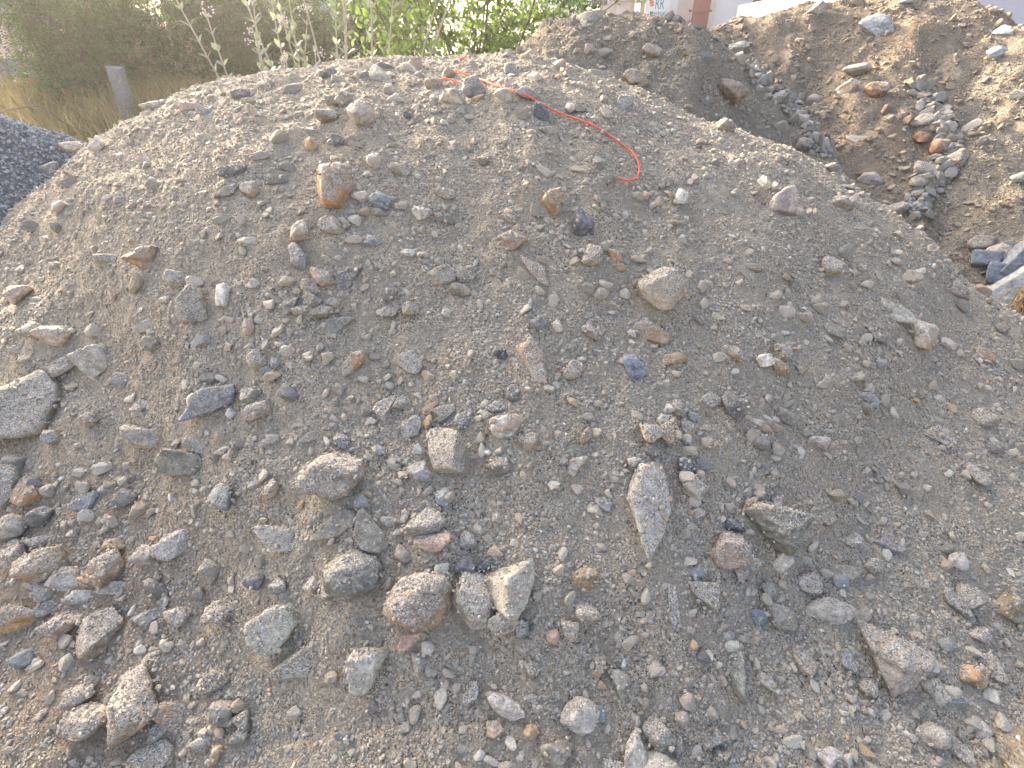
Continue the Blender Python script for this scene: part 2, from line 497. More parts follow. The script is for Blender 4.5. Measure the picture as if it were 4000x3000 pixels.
def rock_shape(seed, kind, level):
    """unit rock (half extents 1): a convex block cut by random planes, worn at the edges, then roughened"""
    r = np.random.default_rng(seed)
    D, Fc = ICO[level]
    K = {'r': 14, 'a': 10, 's': 9, 'b': 9}[kind]
    n = r.normal(size=(K, 3)); n /= np.linalg.norm(n, axis=1)[:, None]
    d = {'b': r.uniform(.8, 1.0, K), 'r': r.uniform(.76, 1.04, K), 'a': r.uniform(.58, 1.0, K), 's': r.uniform(.78, 1.0, K)}[kind]
    if kind == 's':                                   # flat on two sides, broken round the rim
        n[2:, 2] *= .45; n /= np.linalg.norm(n, axis=1)[:, None]
        n[0] = (r.normal() * .12, r.normal() * .12, 1); n[1] = (r.normal() * .12, r.normal() * .12, -1); d[:2] = .6
    if kind == 'b':                                   # split quarry block: six rough faces, a few knocked-off corners
        n[:6] = np.array([(1, 0, 0), (-1, 0, 0), (0, 1, 0), (0, -1, 0), (0, 0, 1), (0, 0, -1)]) + r.normal(size=(6, 3)) * .13
        n /= np.linalg.norm(n, axis=1)[:, None]; d[:6] = .62; d[6:] = r.uniform(.8, .95, K - 6)
    p = {'r': 10, 'a': 20, 's': 20, 'b': 34}[kind]
    q = np.clip(D @ n.T, 0, None) / d
    rad = (np.sum(q ** p, axis=1) + 1e-5) ** (-1 / p)
    rad = np.clip(rad, 0, 1.7)
    V = D * rad[:, None]
    off = r.uniform(0, 50, 3)
    amp = {'r': .085, 'a': .085, 's': .075, 'b': .03}[kind]
    V = V * (1 + amp * vnoise3(D * 1.9 + off, seed) + amp * .55 * vnoise3(D * 4.5 + off, seed + 1) + amp * .38 * vnoise3(D * 10 + off, seed + 2)
             + (amp * .22 * vnoise3(D * 20 + off, seed + 3) if level > 3 else 0))[:, None]
    lo, hi = V.min(0), V.max(0)
    return (V - (lo + hi) / 2) / ((hi - lo) / 2), Fc

TILES = {'1': (0, 0, .4521), '2': (900, 0, .4521), '3': (1800, 0, .4973), '4': (2900, 0, .4973), 'U': (3000, 700, .4521), 'Q': (3000, 700, .4521), 'T': (0, 600, .4521),
         'A': (800, 600, .4521), 'B': (1700, 600, .4521), 'C': (2500, 1000, .4521), 'D': (0, 1300, .4521), 'E': (900, 1300, .4521), 'F': (1800, 1300, .4521),
         'G': (2700, 1500, 1.0244), 'H': (0, 2000, 1.0506), 'I': (1000, 2000, 1.0506), 'J': (2000, 2000, 1.0506), 'K': (2900, 2200, .8661)}
TONE = {'g': ((.31, .285, .24), "grey"), 'l': ((.45, .425, .375), "pale"), 'w': ((.55, .53, .48), "white"), 'd': ((.13, .133, .135), "dark grey"), 'b': ((.225, .24, .25), "blue-grey"),
        'o': ((.40, .26, .14), "rusty orange"), 'p': ((.40, .325, .28), "pinkish"), 't': ((.29, .225, .16), "tan"), 'n': ((.205, .20, .17), "olive"), 'k': ((.25, .145, .095), "red-brown"),
        'P': ((.52, .35, .28), "salmon pink"), 'V': ((.37, .345, .355), "lavender"), 'N': ((.17, .175, .155), "dark olive"), 'B': ((.095, .105, .12), "navy"), 'Q': ((.20, .235, .275), "blue"),
        'L': ((.40, .415, .42), "pale"), 'J': ((.42, .455, .49), "pale blue")}
SHAPE = {'r': "rounded", 'a': "angular", 's': "flat", 'b': "blocky"}

CATALOG = """
A 1140 280 430 250 95 t r .5 | dark rust-streaked boulder standing upright high on the near heap | rust-streaked upright boulder
A 1510 420 190 130 -10 b a | blue-grey block with a white vein beside the rust-streaked upright boulder | blue block with the white vein
A 1345 375 140 80 0 l r
A 1875 490 140 140 -45 w a | whitish three-cornered stone pointing downhill on the upper slope | whitish three-cornered stone
A 1375 505 100 75 20 t r
A 1110 630 230 130 -25 g a .3 | sandy wedge-shaped rock with a brown underside above the blue angular cobble | wedge with the brown underside
A 830 680 200 140 55 l a .4 | speckled pale stone with an orange foot just above the blue angular cobble | speckled stone with orange foot
A 1210 600 95 80 0 l r
A 1300 585 100 80 10 l r
A 1290 740 140 75 20 p s
A 810 890 200 195 -20 b a | bright blue angular cobble, bluest rock in the middle of the slope | bright blue angular cobble
A 1030 1065 210 140 -5 p r | pale pinkish rounded stone resting against the dark striped slab | pale pinkish rounded stone
A 1230 1060 300 140 40 d s | dark grey slab with an ochre stripe leaning behind the pinkish stone | dark ochre-striped slab
A 925 1150 160 100 -15 g r
A 725 1110 130 90 -10 g r .2
A 430 1120 100 80 10 l r
A 170 1220 190 105 85 w r | white oval stone standing on end uphill of the long blue-grey slab | white standing oval stone
A 940 1270 145 110 -20 g r
A 850 1355 160 90 10 g r
A 1010 1360 200 110 20 n r
A 755 1305 170 90 40 d s
A 1130 1480 330 130 15 n s | broad flat olive slab at the foot of the cobble cluster | broad flat olive slab
A 395 1490 120 110 45 p r
A 1605 1215 150 75 35 d r
A 1610 1360 160 90 25 d s
A 1775 1350 130 120 -30 t r
A 2040 1040 240 150 15 g s .2
A 2090 1360 75 80 0 l a .3
A 1760 855 140 60 0 w a
A 1455 755 160 90 10 b s
A 375 750 150 80 -10 l a
A 165 570 160 70 5 n s
A 250 140 220 110 35 d s | dark elongated block, longest of the dark ones above the rust-streaked upright boulder | dark elongated block
A 200 330 220 70 35 n s
A 420 280 160 150 60 t a .2
A 460 20 190 60 15 n s
A 725 115 140 70 -10 d s
A 620 220 180 70 10 d s
A 1470 70 120 110 -20 l r
A 1690 140 180 90 -30 g r
A 2090 350 140 90 10 g a
A 2030 555 110 70 -20 d a
A 2110 570 110 70 -30 d a
A 1525 510 110 60 0 n r
B 1000 430 210 150 75 t r .5 | brown egg-shaped boulder beside the large dark navy boulder | brown egg-shaped boulder
B 1245 600 280 200 -65 B a | large dark navy boulder half buried in the upper middle slope | large dark navy boulder
B 870 500 120 80 -40 n a
B 655 550 160 90 -35 t a
B 680 760 210 140 -15 g a .5 | grey boulder with one rusty side downhill of the brown egg-shaped boulder | boulder with one rusty side
B 950 935 180 70 -20 t s .4
B 1340 870 190 150 90 g r
B 1545 880 150 80 -45 o r | ochre cobble on the slope just above the largest rounded boulder | ochre cobble
B 1470 800 110 90 0 g a
B 1600 980 90 60 0 o r
B 1750 920 120 60 -30 g r
B 1930 1170 370 310 -15 g r .2 | largest rounded grey boulder, standing clear on the near heap below the orange cable | largest rounded grey boulder
B 1640 1210 105 80 -10 l r
B 1420 1205 130 90 -15 g a
B 1315 1150 120 90 -20 n a
B 750 1040 130 100 -40 n s
B 905 1180 90 70 0 l r
B 220 1180 170 120 -30 n a
B 250 1050 160 110 -30 g s
B 880 1000 340 110 -55 p s | long pinkish-grey slab lying diagonally and half buried mid slope | long diagonal half-buried slab
B 1870 1520 330 180 -8 g s .4 | broad sandy slab with rusty lower edge below the largest rounded boulder | broad slab with rusty edge
B 900 1460 140 130 -60 b a
B 1055 1480 90 100 0 w a
B 1330 1530 170 110 -15 g r
B 1690 1550 70 70 0 l r
B 2100 380 110 130 0 w a | whitish broken block just past the orange cable's looped end | whitish broken block
B 1985 250 150 70 30 d s
B 1490 220 100 90 -20 d a
B 1740 370 110 80 -40 g a .2
B 945 150 150 70 -25 l s
B 425 60 110 80 -15 d a
B 2130 720 60 50 0 l r
B 2060 600 110 50 -20 t r
C 1620 90 180 150 -40 g a | grey faceted stone below the near heap's crest, facing the quarry blocks | grey faceted stone below the crest
C 1200 820 170 160 -50 n r
C 1050 895 120 105 10 w r | white speckled granite pebble beside a brown propped stone | white speckled granite pebble
C 1180 940 190 110 -40 t a .5 | brown angular stone propped against the white granite pebble | brown propped stone
C 800 820 200 100 -30 t a .4
C 675 870 110 90 -20 l r
C 290 880 200 110 -5 g a .5
C 310 1015 80 55 0 p r
C 780 1280 220 170 -35 d r | dark charcoal egg-shaped boulder uphill of the angular stone with orange base | dark charcoal egg boulder
C 600 1230 160 120 20 g s
C 1250 1380 200 100 -40 n s
C 1160 1480 120 70 -20 t r
C 1060 1490 110 80 -40 t r
C 1000 1425 90 60 -35 l r
C 1040 1590 140 110 60 d a
C 960 1540 130 90 40 g s
C 1520 1600 180 90 -10 l r
C 1870 1060 160 100 20 n a
C 1660 640 190 90 -50 n s
C 2030 670 210 110 -40 d s | dark slate slab lying uphill of the pale upright boulder | dark slate slab
C 1530 440 120 80 -20 g r
C 1400 520 130 70 -15 g r
C 1950 1220 190 90 -30 b s
C 1940 1310 110 80 -30 d r
C 1250 480 130 90 -25 l a
C 660 520 90 50 -20 l r
C 515 540 100 90 -40 d a
C 910 450 110 50 -15 g r
C 1240 665 90 40 0 l r
C 910 160 110 50 -40 n s
C 965 90 140 60 -25 n s
C 250 1490 230 190 70 g a .8 | upright angular stone with bright orange base above the cobble pocket | angular stone with orange base
C 70 1510 200 180 -30 l a .6 | whitish orange-stained stone touching the angular stone with orange base | whitish orange-stained stone
C 400 1460 170 110 -60 t s
C 245 1310 80 80 0 w a
C 320 1310 150 110 -60 n r
C 395 1570 90 75 -30 l r
C 575 1610 110 90 10 g r
C 190 1420 130 110 50 l a
C 445 1380 80 70 0 b r
U 1295 1340 265 165 80 l r .35 | pale upright boulder with a brown base below the long pale slanting slab | pale upright boulder
U 1075 1140 330 130 -50 l s | long pale slab slanting downhill above the pale upright boulder | long pale slanting slab
U 1860 1510 150 80 -25 o s | orange-brown slab low on the flank below the quarry blocks | orange-brown flank slab
U 1530 1420 120 80 -20 l a
U 640 640 110 100 -10 n r
U 620 200 190 110 -20 g a .4 | tan block with brown underside sitting by the crest above the stony gully | tan crest block
U 90 190 210 180 0 l a .2 | large pale block with dark underside beside the tan crest block | large pale block
U 425 1100 130 80 -25 g r
U 840 910 100 60 0 l r
U 1100 710 80 60 0 g r
U 1640 960 160 110 -35 t s .3
U 1840 960 120 80 -20 t a
U 1220 850 120 110 50 g s
U 1250 325 75 60 0 t r
U 1080 260 200 90 20 p a | reddish slab lying in the gully just behind the near heap's crest | reddish gully slab
U 2010 1300 90 60 -20 d r
U 2130 1590 110 80 -30 n a
U 960 1590 90 70 0 b r
U 1660 1100 80 100 0 d a
Q 1830 560 170 130 -10 n a
Q 1870 690 190 130 -15 Q a | blue quarry block set apart, farthest from the big pale-faced quarry slab | lone blue quarry block
Q 1965 835 170 170 -25 Q a | blue quarry block wedged between the crest and the big pale-faced slab | wedged blue quarry block
Q 1985 650 160 150 10 g r
Q 2125 740 330 210 40 Q a | dark blue quarry block standing behind the big pale-faced slab | standing blue quarry block
Q 2190 900 560 330 35 L a | big pale-faced quarry slab tilted against the crest above the dry straw | big pale-faced quarry slab
Q 2070 590 80 70 -10 Q a
T 430 140 150 90 35 d a | dark stone block on the crest in front of the crushed stone heap | dark crest block by the crushed stone
T 620 255 150 90 15 d s
T 530 460 130 90 15 l a .3
T 1270 890 250 160 40 t a .3 | dark brown wedge tilted up from the flank below the crushed stone heap | dark brown tilted wedge
T 1190 1120 150 90 60 t r .4
T 1555 1080 170 110 -10 g r
T 1700 1310 290 260 -20 g s | rough grit-covered slab beside the white standing oval stone | rough grit-covered slab
T 1700 1115 130 90 5 l r
T 1800 1185 140 50 0 g s
T 990 1230 60 55 0 t r
T 210 1210 200 130 25 p r
T 530 1560 300 170 20 p r | large dusty pinkish boulder mostly buried uphill of the huge flat slab | large dusty pinkish boulder
T 310 1520 190 120 20 g r
T 820 1520 140 90 10 l a .5
T 1740 1610 150 80 10 b r
T 1250 1490 150 80 25 g s
T 930 910 220 80 0 g s
T 300 630 140 90 35 d a
T 510 640 70 70 0 d r
D 230 610 640 470 18 g s .25 | huge flat slab boulder, biggest rock on the near heap | huge flat slab boulder
D 550 280 250 130 25 g a
D 160 140 120 70 5 g s
D 840 215 270 240 35 l s | pale fan-shaped slab beside the huge flat slab boulder | pale fan-shaped slab
D 1330 80 140 120 30 n a
D 1060 400 150 120 50 b s
D 1250 870 320 190 10 g s | flat six-sided slab with a pale rim below the long blue-grey slab | flat six-sided slab
D 1800 570 480 180 30 b s .15 | long blue-grey slab lying uphill of the flat six-sided slab | long blue-grey slab
D 1860 380 110 80 20 d a
D 1920 395 100 50 -20 l r
D 1250 620 180 90 0 p a
D 1205 690 140 45 -5 l s
D 465 890 130 110 -80 b r
D 800 730 170 130 0 t r
D 1580 1110 380 190 -12 n s | large olive-green slab below the flat six-sided slab | large olive-green slab
D 1700 960 240 90 -15 n s
D 2060 950 115 90 25 d r
D 1930 1010 130 55 30 l a
D 1905 890 110 70 -50 t a .4
D 1970 1075 80 70 0 p a
D 1865 1075 100 60 10 d a
D 1950 1380 200 180 -30 b a | blue-grey stone with white crystal face below the large olive-green slab | blue stone with white crystal face
D 1780 1365 90 90 0 g a
D 245 1370 270 170 -30 t a .6 | tan wedge stone above the pile of dark cobbles | tan wedge above the cobbles
D 330 1300 130 100 -20 B a
D 905 1160 130 90 15 l a
D 690 1200 95 70 0 l r
D 440 1350 110 100 50 g a
D 755 1445 220 120 25 b s | blue-grey pointed slab among loose cobbles beside the dark round cobble | blue-grey pointed slab
D 915 1345 110 70 15 b a
D 735 1335 110 100 0 g r
D 400 1570 170 150 10 d r | dark round cobble topping the cobble pile with the brown layered stone | dark round cobble
D 290 1620 80 110 80 d a
D 150 1110 170 130 0 n r
D 1070 1420 190 140 50 d s
D 760 1570 120 100 40 l a
D 1070 1270 80 70 0 l a
D 1200 1520 140 100 45 t a .5
D 980 1620 110 90 0 p a
D 60 1290 200 300 0 g s
D 2000 690 80 70 -30 w r
E 250 225 180 130 -15 l r | pale rounded cobble beside two small blue stones | pale cobble with blue neighbours
E 400 255 90 90 0 b r
E 320 310 130 55 0 b s
E 375 365 140 80 10 t r .3
E 500 150 110 110 40 l a
E 1070 250 230 165 80 l a .6 | tall pale stone with an orange patch on its lower corner | tall stone with orange patch
E 1550 245 230 160 -15 l r | pale grey oval boulder in the middle of the slope | pale grey oval boulder
E 1710 365 120 90 -10 p a .4
E 1240 205 120 60 -10 d s
E 180 530 160 130 0 n a
E 520 510 170 130 10 B a
E 255 660 230 150 10 p r | pale pink-grey half-buried boulder downhill of the pale cobble with blue neighbours | pale pink-grey boulder
E 940 490 110 80 90 n r
E 910 590 70 65 0 d r
E 1190 660 100 90 0 d a
E 1345 620 230 150 55 l a .4 | pale wedge with an ochre base above the big lumpy boulder | pale wedge with ochre base
E 1485 600 150 110 30 g a
E 1570 805 200 150 55 l a | pale triangular stone pointing at the big lumpy boulder | pale triangular stone
E 1710 760 120 70 55 o a
E 1740 640 150 90 15 o s
E 1860 675 190 120 20 g s
E 2005 735 140 120 70 b s
E 1810 745 80 60 0 d r
E 1870 985 440 330 -50 g a .2 | big lumpy sand-crusted boulder in the centre of the slope | big lumpy boulder
E 1640 1000 100 95 0 b r
E 1640 1180 200 170 0 b r
E 920 1200 500 380 -5 g r | broad boulder coated all over in sand beside the big lumpy boulder | broad sand-coated boulder
E 1010 1370 110 60 -10 b s
E 1140 1450 130 110 -20 b r .4
E 1180 1390 90 50 -10 o r
E 1840 1400 150 130 80 b a
E 350 1330 150 140 20 t r
E 280 1250 130 60 45 t s
E 690 890 170 80 20 n s
E 970 920 130 120 0 d a
E 1290 1010 100 90 0 b a
E 620 1480 90 60 50 o a
E 1400 1620 180 80 5 l r
E 1510 1580 100 60 80 l r
E 590 790 110 50 35 g s
F 620 215 430 200 -70 p s .6 | tall slab with rusty streaks standing in the middle of the slope | tall rusty-streaked slab
F 345 165 110 95 -20 B r | small round navy stone beside the tall rusty-streaked slab | small round navy stone
F 1490 280 230 140 -70 Q a | blue wedge-shaped stone below the broad slab with rusty edge | blue wedge stone
F 1405 235 80 60 0 l a
F 960 310 180 140 20 g r
F 400 770 270 210 35 l a .3 | pale slab with a broken brown edge above the central sandy hollow | pale slab with broken brown edge
F 300 625 180 90 10 g s
F 450 520 150 110 80 d a
F 585 920 140 130 20 t a
F 330 1150 210 150 45 n a .3 | dark-sided slab jutting from the central sandy hollow | dark-sided jutting slab
F 860 900 140 120 -40 g s
F 1080 880 130 115 90 l a .7 | cream stone with orange base standing alone mid slope | cream stone with orange base
F 1000 1120 210 110 40 l s | pale curved flake below the cream stone with orange base | pale curved flake
F 1645 1005 150 110 0 n s
F 1935 1130 150 120 10 B r | dark navy round cobble at the upper end of the tall lavender slab | dark navy round cobble
F 2095 1130 140 90 -35 B s
F 1660 1150 100 80 0 g r
F 1480 1110 90 80 0 l r
F 2010 1300 240 200 90 l a | pale blocky boulder beside the tall pale lavender slab | pale blocky boulder
F 2050 1225 90 90 0 p r
F 1600 1480 740 330 77 l s | tall pale lavender slab standing on edge below the orange-based angular stone | tall pale lavender slab
F 2020 1450 95 80 0 l a
F 2040 1550 100 80 -20 l a
F 1240 1460 150 120 -60 b s
F 1160 1525 140 90 -45 l a
F 1000 1340 100 90 0 p s
F 800 1310 110 75 0 w a
F 705 1255 110 60 5 d s
F 880 1100 80 75 0 B r
F 310 1590 75 75 0 l r
F 1970 1010 130 100 -30 g a
F 2120 965 110 100 0 g r
F 1180 610 90 60 -20 g r
G 310 505 230 195 15 N r | large dark rounded boulder with a navy stone on top | large dark rounded boulder
G 320 445 50 48 0 B r | small navy stone sitting on the large dark rounded boulder | navy stone atop the dark boulder
G 155 535 75 50 -50 B a | black-blue chip leaning near the large dark rounded boulder | black-blue chip
G 130 615 130 120 20 p r .5 | pink-rimmed boulder below the black-blue chip | pink-rimmed boulder
G 220 465 85 60 40 t a
G 345 670 75 60 20 w a
G 205 685 100 70 20 g s
G 445 750 95 70 15 l a
G 515 855 178 85 5 l r | long pale oval boulder beside the sky-blue cube stone | long pale oval boulder
G 250 880 55 50 0 Q a | small sky-blue cube-like stone beside the long pale oval boulder | sky-blue cube stone
G 335 875 120 80 -40 n s
G 285 775 60 50 60 d a
G 510 505 75 45 -35 n s
G 605 590 80 42 0 n s
G 750 600 95 55 -25 b s
G 685 690 70 50 0 t r
G 645 885 105 40 35 n s
G 1005 670 60 55 0 w r | white round stone downhill of the brown-based pale upright boulder | white round stone
G 965 625 50 38 0 d r
G 975 340 30 26 0 w r
G 1075 345 90 60 -45 n a
G 935 190 110 60 -20 l s
G 1105 130 85 60 -30 g a
G 1145 240 55 38 -10 d a
G 800 390 50 40 -50 d a
G 1035 805 115 80 10 n s
G 1005 830 115 45 -55 d s
G 590 720 120 60 -10 n s
G 565 745 60 42 0 b a
G 540 420 55 40 0 t r
G 480 210 90 42 0 l r
H 60 50 105 85 0 n r
H 75 150 110 92 85 g r | grey cobble overlapped by the large brown layered stone | grey cobble by the layered stone
H 190 178 170 108 15 t r .3 | large brown layered stone on the front of the cobble pile | large brown layered stone
H 145 100 80 45 -10 l a
H 255 240 115 75 0 l s
H 145 262 80 45 10 l r .3
H 178 292 65 60 0 l r
H 300 310 85 50 25 w s
H 335 245 65 38 5 o r
H 412 200 130 98 80 t r .3 | brown boulder with an ochre chip lodged above it | brown boulder under ochre chip
H 435 115 75 45 10 o a
H 430 275 100 45 20 l s
H 550 150 90 65 5 l a
H 655 105 140 90 20 V s | lavender-tinted slab on the slope beside the split pale wedge | lavender-tinted slab
H 790 210 85 62 90 g r
H 830 360 105 85 25 t a .4 | tan cobble near the round flat pale slab | tan cobble by the flat slab
H 590 275 75 60 0 d r
H 565 390 110 55 15 b s
H 615 325 50 34 80 w a
H 665 370 80 60 -30 l a .2
H 185 350 95 42 35 d s
H 245 405 115 78 55 t a .5 | rusty block standing on edge below the brown layered stone | rusty block on edge
H 60 385 160 85 20 o a .4 | orange-sided rock at the heap's foot below the cobble pile | orange-sided rock
H 385 430 150 130 30 t s
H 95 535 80 60 -20 b s
H 530 690 235 150 80 t r .15 | tall smooth olive-brown boulder near the brown earth at the heap's foot | tall smooth olive-brown boulder
H 645 745 98 82 -15 l a .6 | pale stone with orange patches beside the olive-brown boulder | pale orange-patched stone
H 590 800 80 55 50 g s
H 345 625 48 36 0 l r
H 625 490 45 40 0 l r
H 305 680 100 90 0 p r
H 340 760 160 110 25 t r
H 810 620 90 70 0 t s
H 835 735 80 75 0 n r
H 905 765 65 60 0 n r
H 770 810 50 30 10 w r
H 895 830 60 55 0 n r
H 890 715 45 45 0 t r
H 960 245 65 60 0 B r
H 745 295 46 42 0 d r
H 570 890 145 100 10 t s
H 755 860 70 55 30 g r
H 805 895 62 50 50 o a
I 95 80 175 90 -35 l s | split pale wedge with a jagged broken face above the round flat slab | split pale wedge
I 375 200 185 160 -5 N r | smooth rounded blue-olive boulder at lower middle | smooth blue-olive boulder
I 420 70 170 90 -55 n s
I 290 40 170 80 25 n s
I 610 300 215 180 -5 t r .3 | blocky boulder with rust-brown base beside the pointed grey boulder | blocky boulder with rusty base
I 810 310 195 145 -72 l a .2 | grey boulder tapering to a point at its foot | pointed grey boulder
I 960 265 185 170 20 l a .2 | knobbly boulder touching the side of the pointed grey boulder | knobbly boulder
I 80 395 165 160 0 l s | round flat pale slab on the lower slope | round flat pale slab
I 435 545 165 135 30 l r | pale half-buried boulder with a rounded lower lip | pale half-buried boulder
I 180 550 200 90 35 g s
I 600 550 72 56 -40 g r
I 570 470 98 45 40 P s | salmon-pink slab below the blocky boulder with rusty base | salmon-pink slab
I 655 105 128 66 10 P r | flat pink stone above the blocky boulder with rusty base | flat pink stone
I 790 98 62 55 0 b r
I 550 150 65 50 -20 p r
I 775 190 70 65 0 B a
I 850 200 82 42 0 B a | black-blue chip behind the pointed and knobbly boulders | black-blue chip behind the boulders
I 690 210 48 50 0 w a
I 215 258 62 50 80 l a
I 270 285 78 46 -75 g r
I 90 268 65 50 0 b r
I 925 400 110 95 -30 l a
I 990 425 60 50 80 b r
I 930 710 135 70 -10 l a | pale wedge lying alone in sand near the bottom edge | pale wedge near the bottom edge
I 800 665 78 55 80 b s
I 640 497 45 42 0 l r
I 885 800 56 52 0 o r
I 285 605 50 40 0 n r
I 330 825 72 36 0 B r
I 430 720 62 46 10 d s
I 150 735 50 40 0 l r
I 1020 810 52 50 0 o r
I 625 25 145 90 20 n a
I 1030 580 60 56 0 n r
J 258 238 108 85 -5 t r | tan cobble lying alone near the knobbly boulder | tan cobble by the knobbly boulder
J 275 355 82 66 0 l r
J 215 430 66 64 0 p r
J 150 455 46 45 0 P r
J 320 560 76 50 80 o r
J 92 582 66 60 0 n r
J 245 740 132 112 15 l a | faceted pale stone near the bottom edge | faceted pale stone
J 325 742 52 34 -75 Q a
J 160 880 112 86 -10 n r
J 455 865 112 80 80 l a | upright pale block at the bottom edge | upright pale block
J 535 810 105 78 -60 n r
J 520 920 165 80 0 l r | pale rounded rock cut by the bottom edge of the frame | pale rock at the bottom edge
J 375 935 80 40 0 l r .4
J 70 805 60 55 0 o r
J 405 625 98 56 -75 n a
J 530 590 72 46 -10 d a
J 830 595 165 80 -80 N r | long olive boulder lying downhill of the upright blue slab edge | long olive boulder
J 815 495 66 40 0 w r
J 600 350 150 36 86 b s | blue slab edge standing upright in sand below the lavender slab | upright blue slab edge
J 700 290 112 80 -15 g s
J 685 215 52 44 -30 Q a
J 740 830 92 56 15 d s
J 770 885 66 65 0 d r
J 645 690 52 50 0 g r
J 630 760 52 48 0 g r
J 610 850 80 60 80 d a
J 940 620 92 42 -70 l s
K 630 350 285 200 -62 g a | large craggy grey boulder, biggest rock below the long pale oval boulder | large craggy boulder
K 840 432 85 58 88 w a | white angular stone standing beside the large craggy boulder | white angular stone
K 785 345 88 48 -70 P r
K 475 435 96 60 -80 b s
K 1020 490 105 90 -35 o a | orange-tan block between the craggy boulder and the heap's flank | orange-tan block
K 940 575 66 46 10 l r
K 965 610 82 42 -10 b s
K 1105 585 62 56 -30 w a
K 1070 745 62 60 0 V r
K 840 765 142 92 0 l r .3 | pale tan boulder downhill of the orange-tan block | pale tan corner boulder
K 375 860 112 80 5 V r | smooth rounded grey cobble downhill of the large craggy boulder | smooth grey cobble
K 300 845 62 55 0 d a
K 225 800 82 46 10 l s
K 555 550 76 64 -40 g r
K 555 845 82 42 -30 o s
K 270 420 130 70 -80 t s
K 90 510 105 60 -65 l s
K 905 360 62 48 -30 b r
K 1115 455 120 80 -30 p s
K 1060 320 96 60 0 p r
K 1240 830 90 70 -50 o a
K 870 560 105 75 -60 l s
K 955 820 165 60 -60 p s
K 1205 190 135 100 -25 t a | brown rock with a shadowed hollow beneath it | brown rock over a hollow
1 1640 925 150 80 30 p a
1 1770 960 110 70 -20 b a
1 2110 820 180 85 20 d s | dark slab on the crest below the pale-leaved shrubs | dark slab below the shrubs
1 2150 890 140 70 20 o s | rusty slab just below the dark crest slab near the shrubs | rusty slab below the shrubs
1 1350 920 190 80 5 l r
1 860 1270 130 100 15 l a
1 620 1290 150 100 20 g a
1 1880 725 110 40 0 l r
2 1350 585 190 62 5 d a | dark block on the crest in front of the leafy green tree | dark crest block
2 1215 585 80 55 0 l a
2 1540 600 120 60 -5 l r
2 1600 555 110 80 10 p a
2 1080 625 170 62 15 p a
2 1150 655 100 50 0 b a
2 1310 680 220 95 -25 l a | pale angular rock just below the dark crest block | pale angular crest rock
2 850 640 140 60 0 d a
2 550 775 150 90 15 n s
2 1000 890 140 110 30 n r
2 890 895 100 85 20 d a
2 1130 1000 220 160 -15 l r | pale speckled boulder near the top of the near heap | pale speckled boulder
2 985 825 170 50 8 n s
2 1410 860 100 80 0 l r
2 1370 770 90 80 0 l a
2 1770 735 150 115 -15 t a | tan rock at the buried end of the orange cable | tan rock at the cable end
2 1925 840 200 130 -15 l r | pale rounded rock downhill of the orange cable's upper end | pale rounded rock by the cable
2 2110 790 200 140 -10 b r | blue-grey rock carrying a small ochre stone beside the orange cable | blue-grey rock by the cable
2 2145 850 90 60 -10 o a
2 1890 655 110 90 0 t a
2 850 1010 170 100 10 n r
2 430 1190 150 90 20 n r
2 700 1260 100 90 0 o r
2 950 1220 160 95 -35 B s
2 1090 1255 130 50 -25 t s
2 890 610 220 30 2 w s | thin white flake lying on the crest below the bare forked stems | thin white crest flake
3 1030 150 220 90 8 l a | long pale block lying on the crest of the middle heap | long pale block on the middle heap
3 1640 140 80 60 30 d a
3 1690 160 80 60 0 d r
3 1850 160 110 45 -10 d s
3 1500 410 120 100 -60 p a
3 1910 440 115 60 -20 b a
3 1120 425 130 75 0 g r
3 1000 385 80 65 20 p a
3 2170 380 180 90 -20 b a
3 2180 465 100 90 0 l a
3 400 560 140 80 -55 b s | blue-grey slab uphill of the orange cable on the crest | blue-grey slab above the cable
3 770 520 120 62 30 p a .6
3 1080 585 150 62 -5 n s
3 1350 630 140 110 -30 t a .5 | rusty brown rock on the crest beside a darker round one | rusty crest rock
3 1430 655 90 75 0 t r
3 570 625 110 80 -35 l r
3 390 670 120 60 -40 l s
3 520 740 170 95 -15 b a
3 350 760 150 100 -40 l a
3 620 885 150 90 -50 B s | dark slab lying under the middle of the orange cable | dark slab under the cable
3 860 850 95 75 70 l a
3 1135 895 100 75 0 l r
3 1280 820 130 105 0 b s
3 930 850 90 70 0 n r
3 480 900 120 60 -35 n s
3 700 1040 170 80 -40 n s
3 2090 730 200 140 -5 t r | tan flat-topped boulder half way up the side of the middle heap | tan flat-topped boulder
3 2070 1010 140 100 -50 t a | pointed brown stone standing up on the near heap's crest line | pointed brown crest stone
4 1050 230 245 130 -25 J a | large pale blue boulder perched on the crest of the brown heap | perched pale blue boulder
4 570 70 140 80 10 l a .3 | tan block on the skyline of the brown heap | tan skyline block
4 900 30 100 55 0 t a
4 95 570 110 70 -80 l s
4 180 640 110 95 60 g a
4 230 700 100 52 0 o a
4 360 765 95 65 -40 b s
4 810 705 130 110 -20 l a .3 | cream boulder in the middle of the brown heap's face | cream boulder on the brown heap
4 1040 725 150 110 -5 k r | reddish boulder in the middle of the brown heap's face | reddish boulder on the brown heap
4 1125 865 80 70 0 k r
4 560 790 100 75 10 l r .3
4 900 560 180 90 -30 t r
4 1280 12 110 40 0 J a
4 1990 425 110 80 0 J r | pale blue stone on the ridge beside the stony gully | pale blue ridge stone
4 2050 240 110 60 -35 J s
4 1410 945 160 72 10 l s | pale slab lying across the top of the stony gully | pale gully slab
4 1430 880 100 42 10 l s
4 1520 955 150 62 70 n s | slab standing on end in the stony gully | standing gully slab
4 1595 890 95 60 -25 l a
4 1510 790 110 42 35 l s
4 1790 990 140 52 15 l s
4 1290 945 80 62 -20 k a
4 1400 1090 105 82 0 k r | red-brown rounded stone, uppermost of the red-brown stones in the gully | upper red-brown gully stone
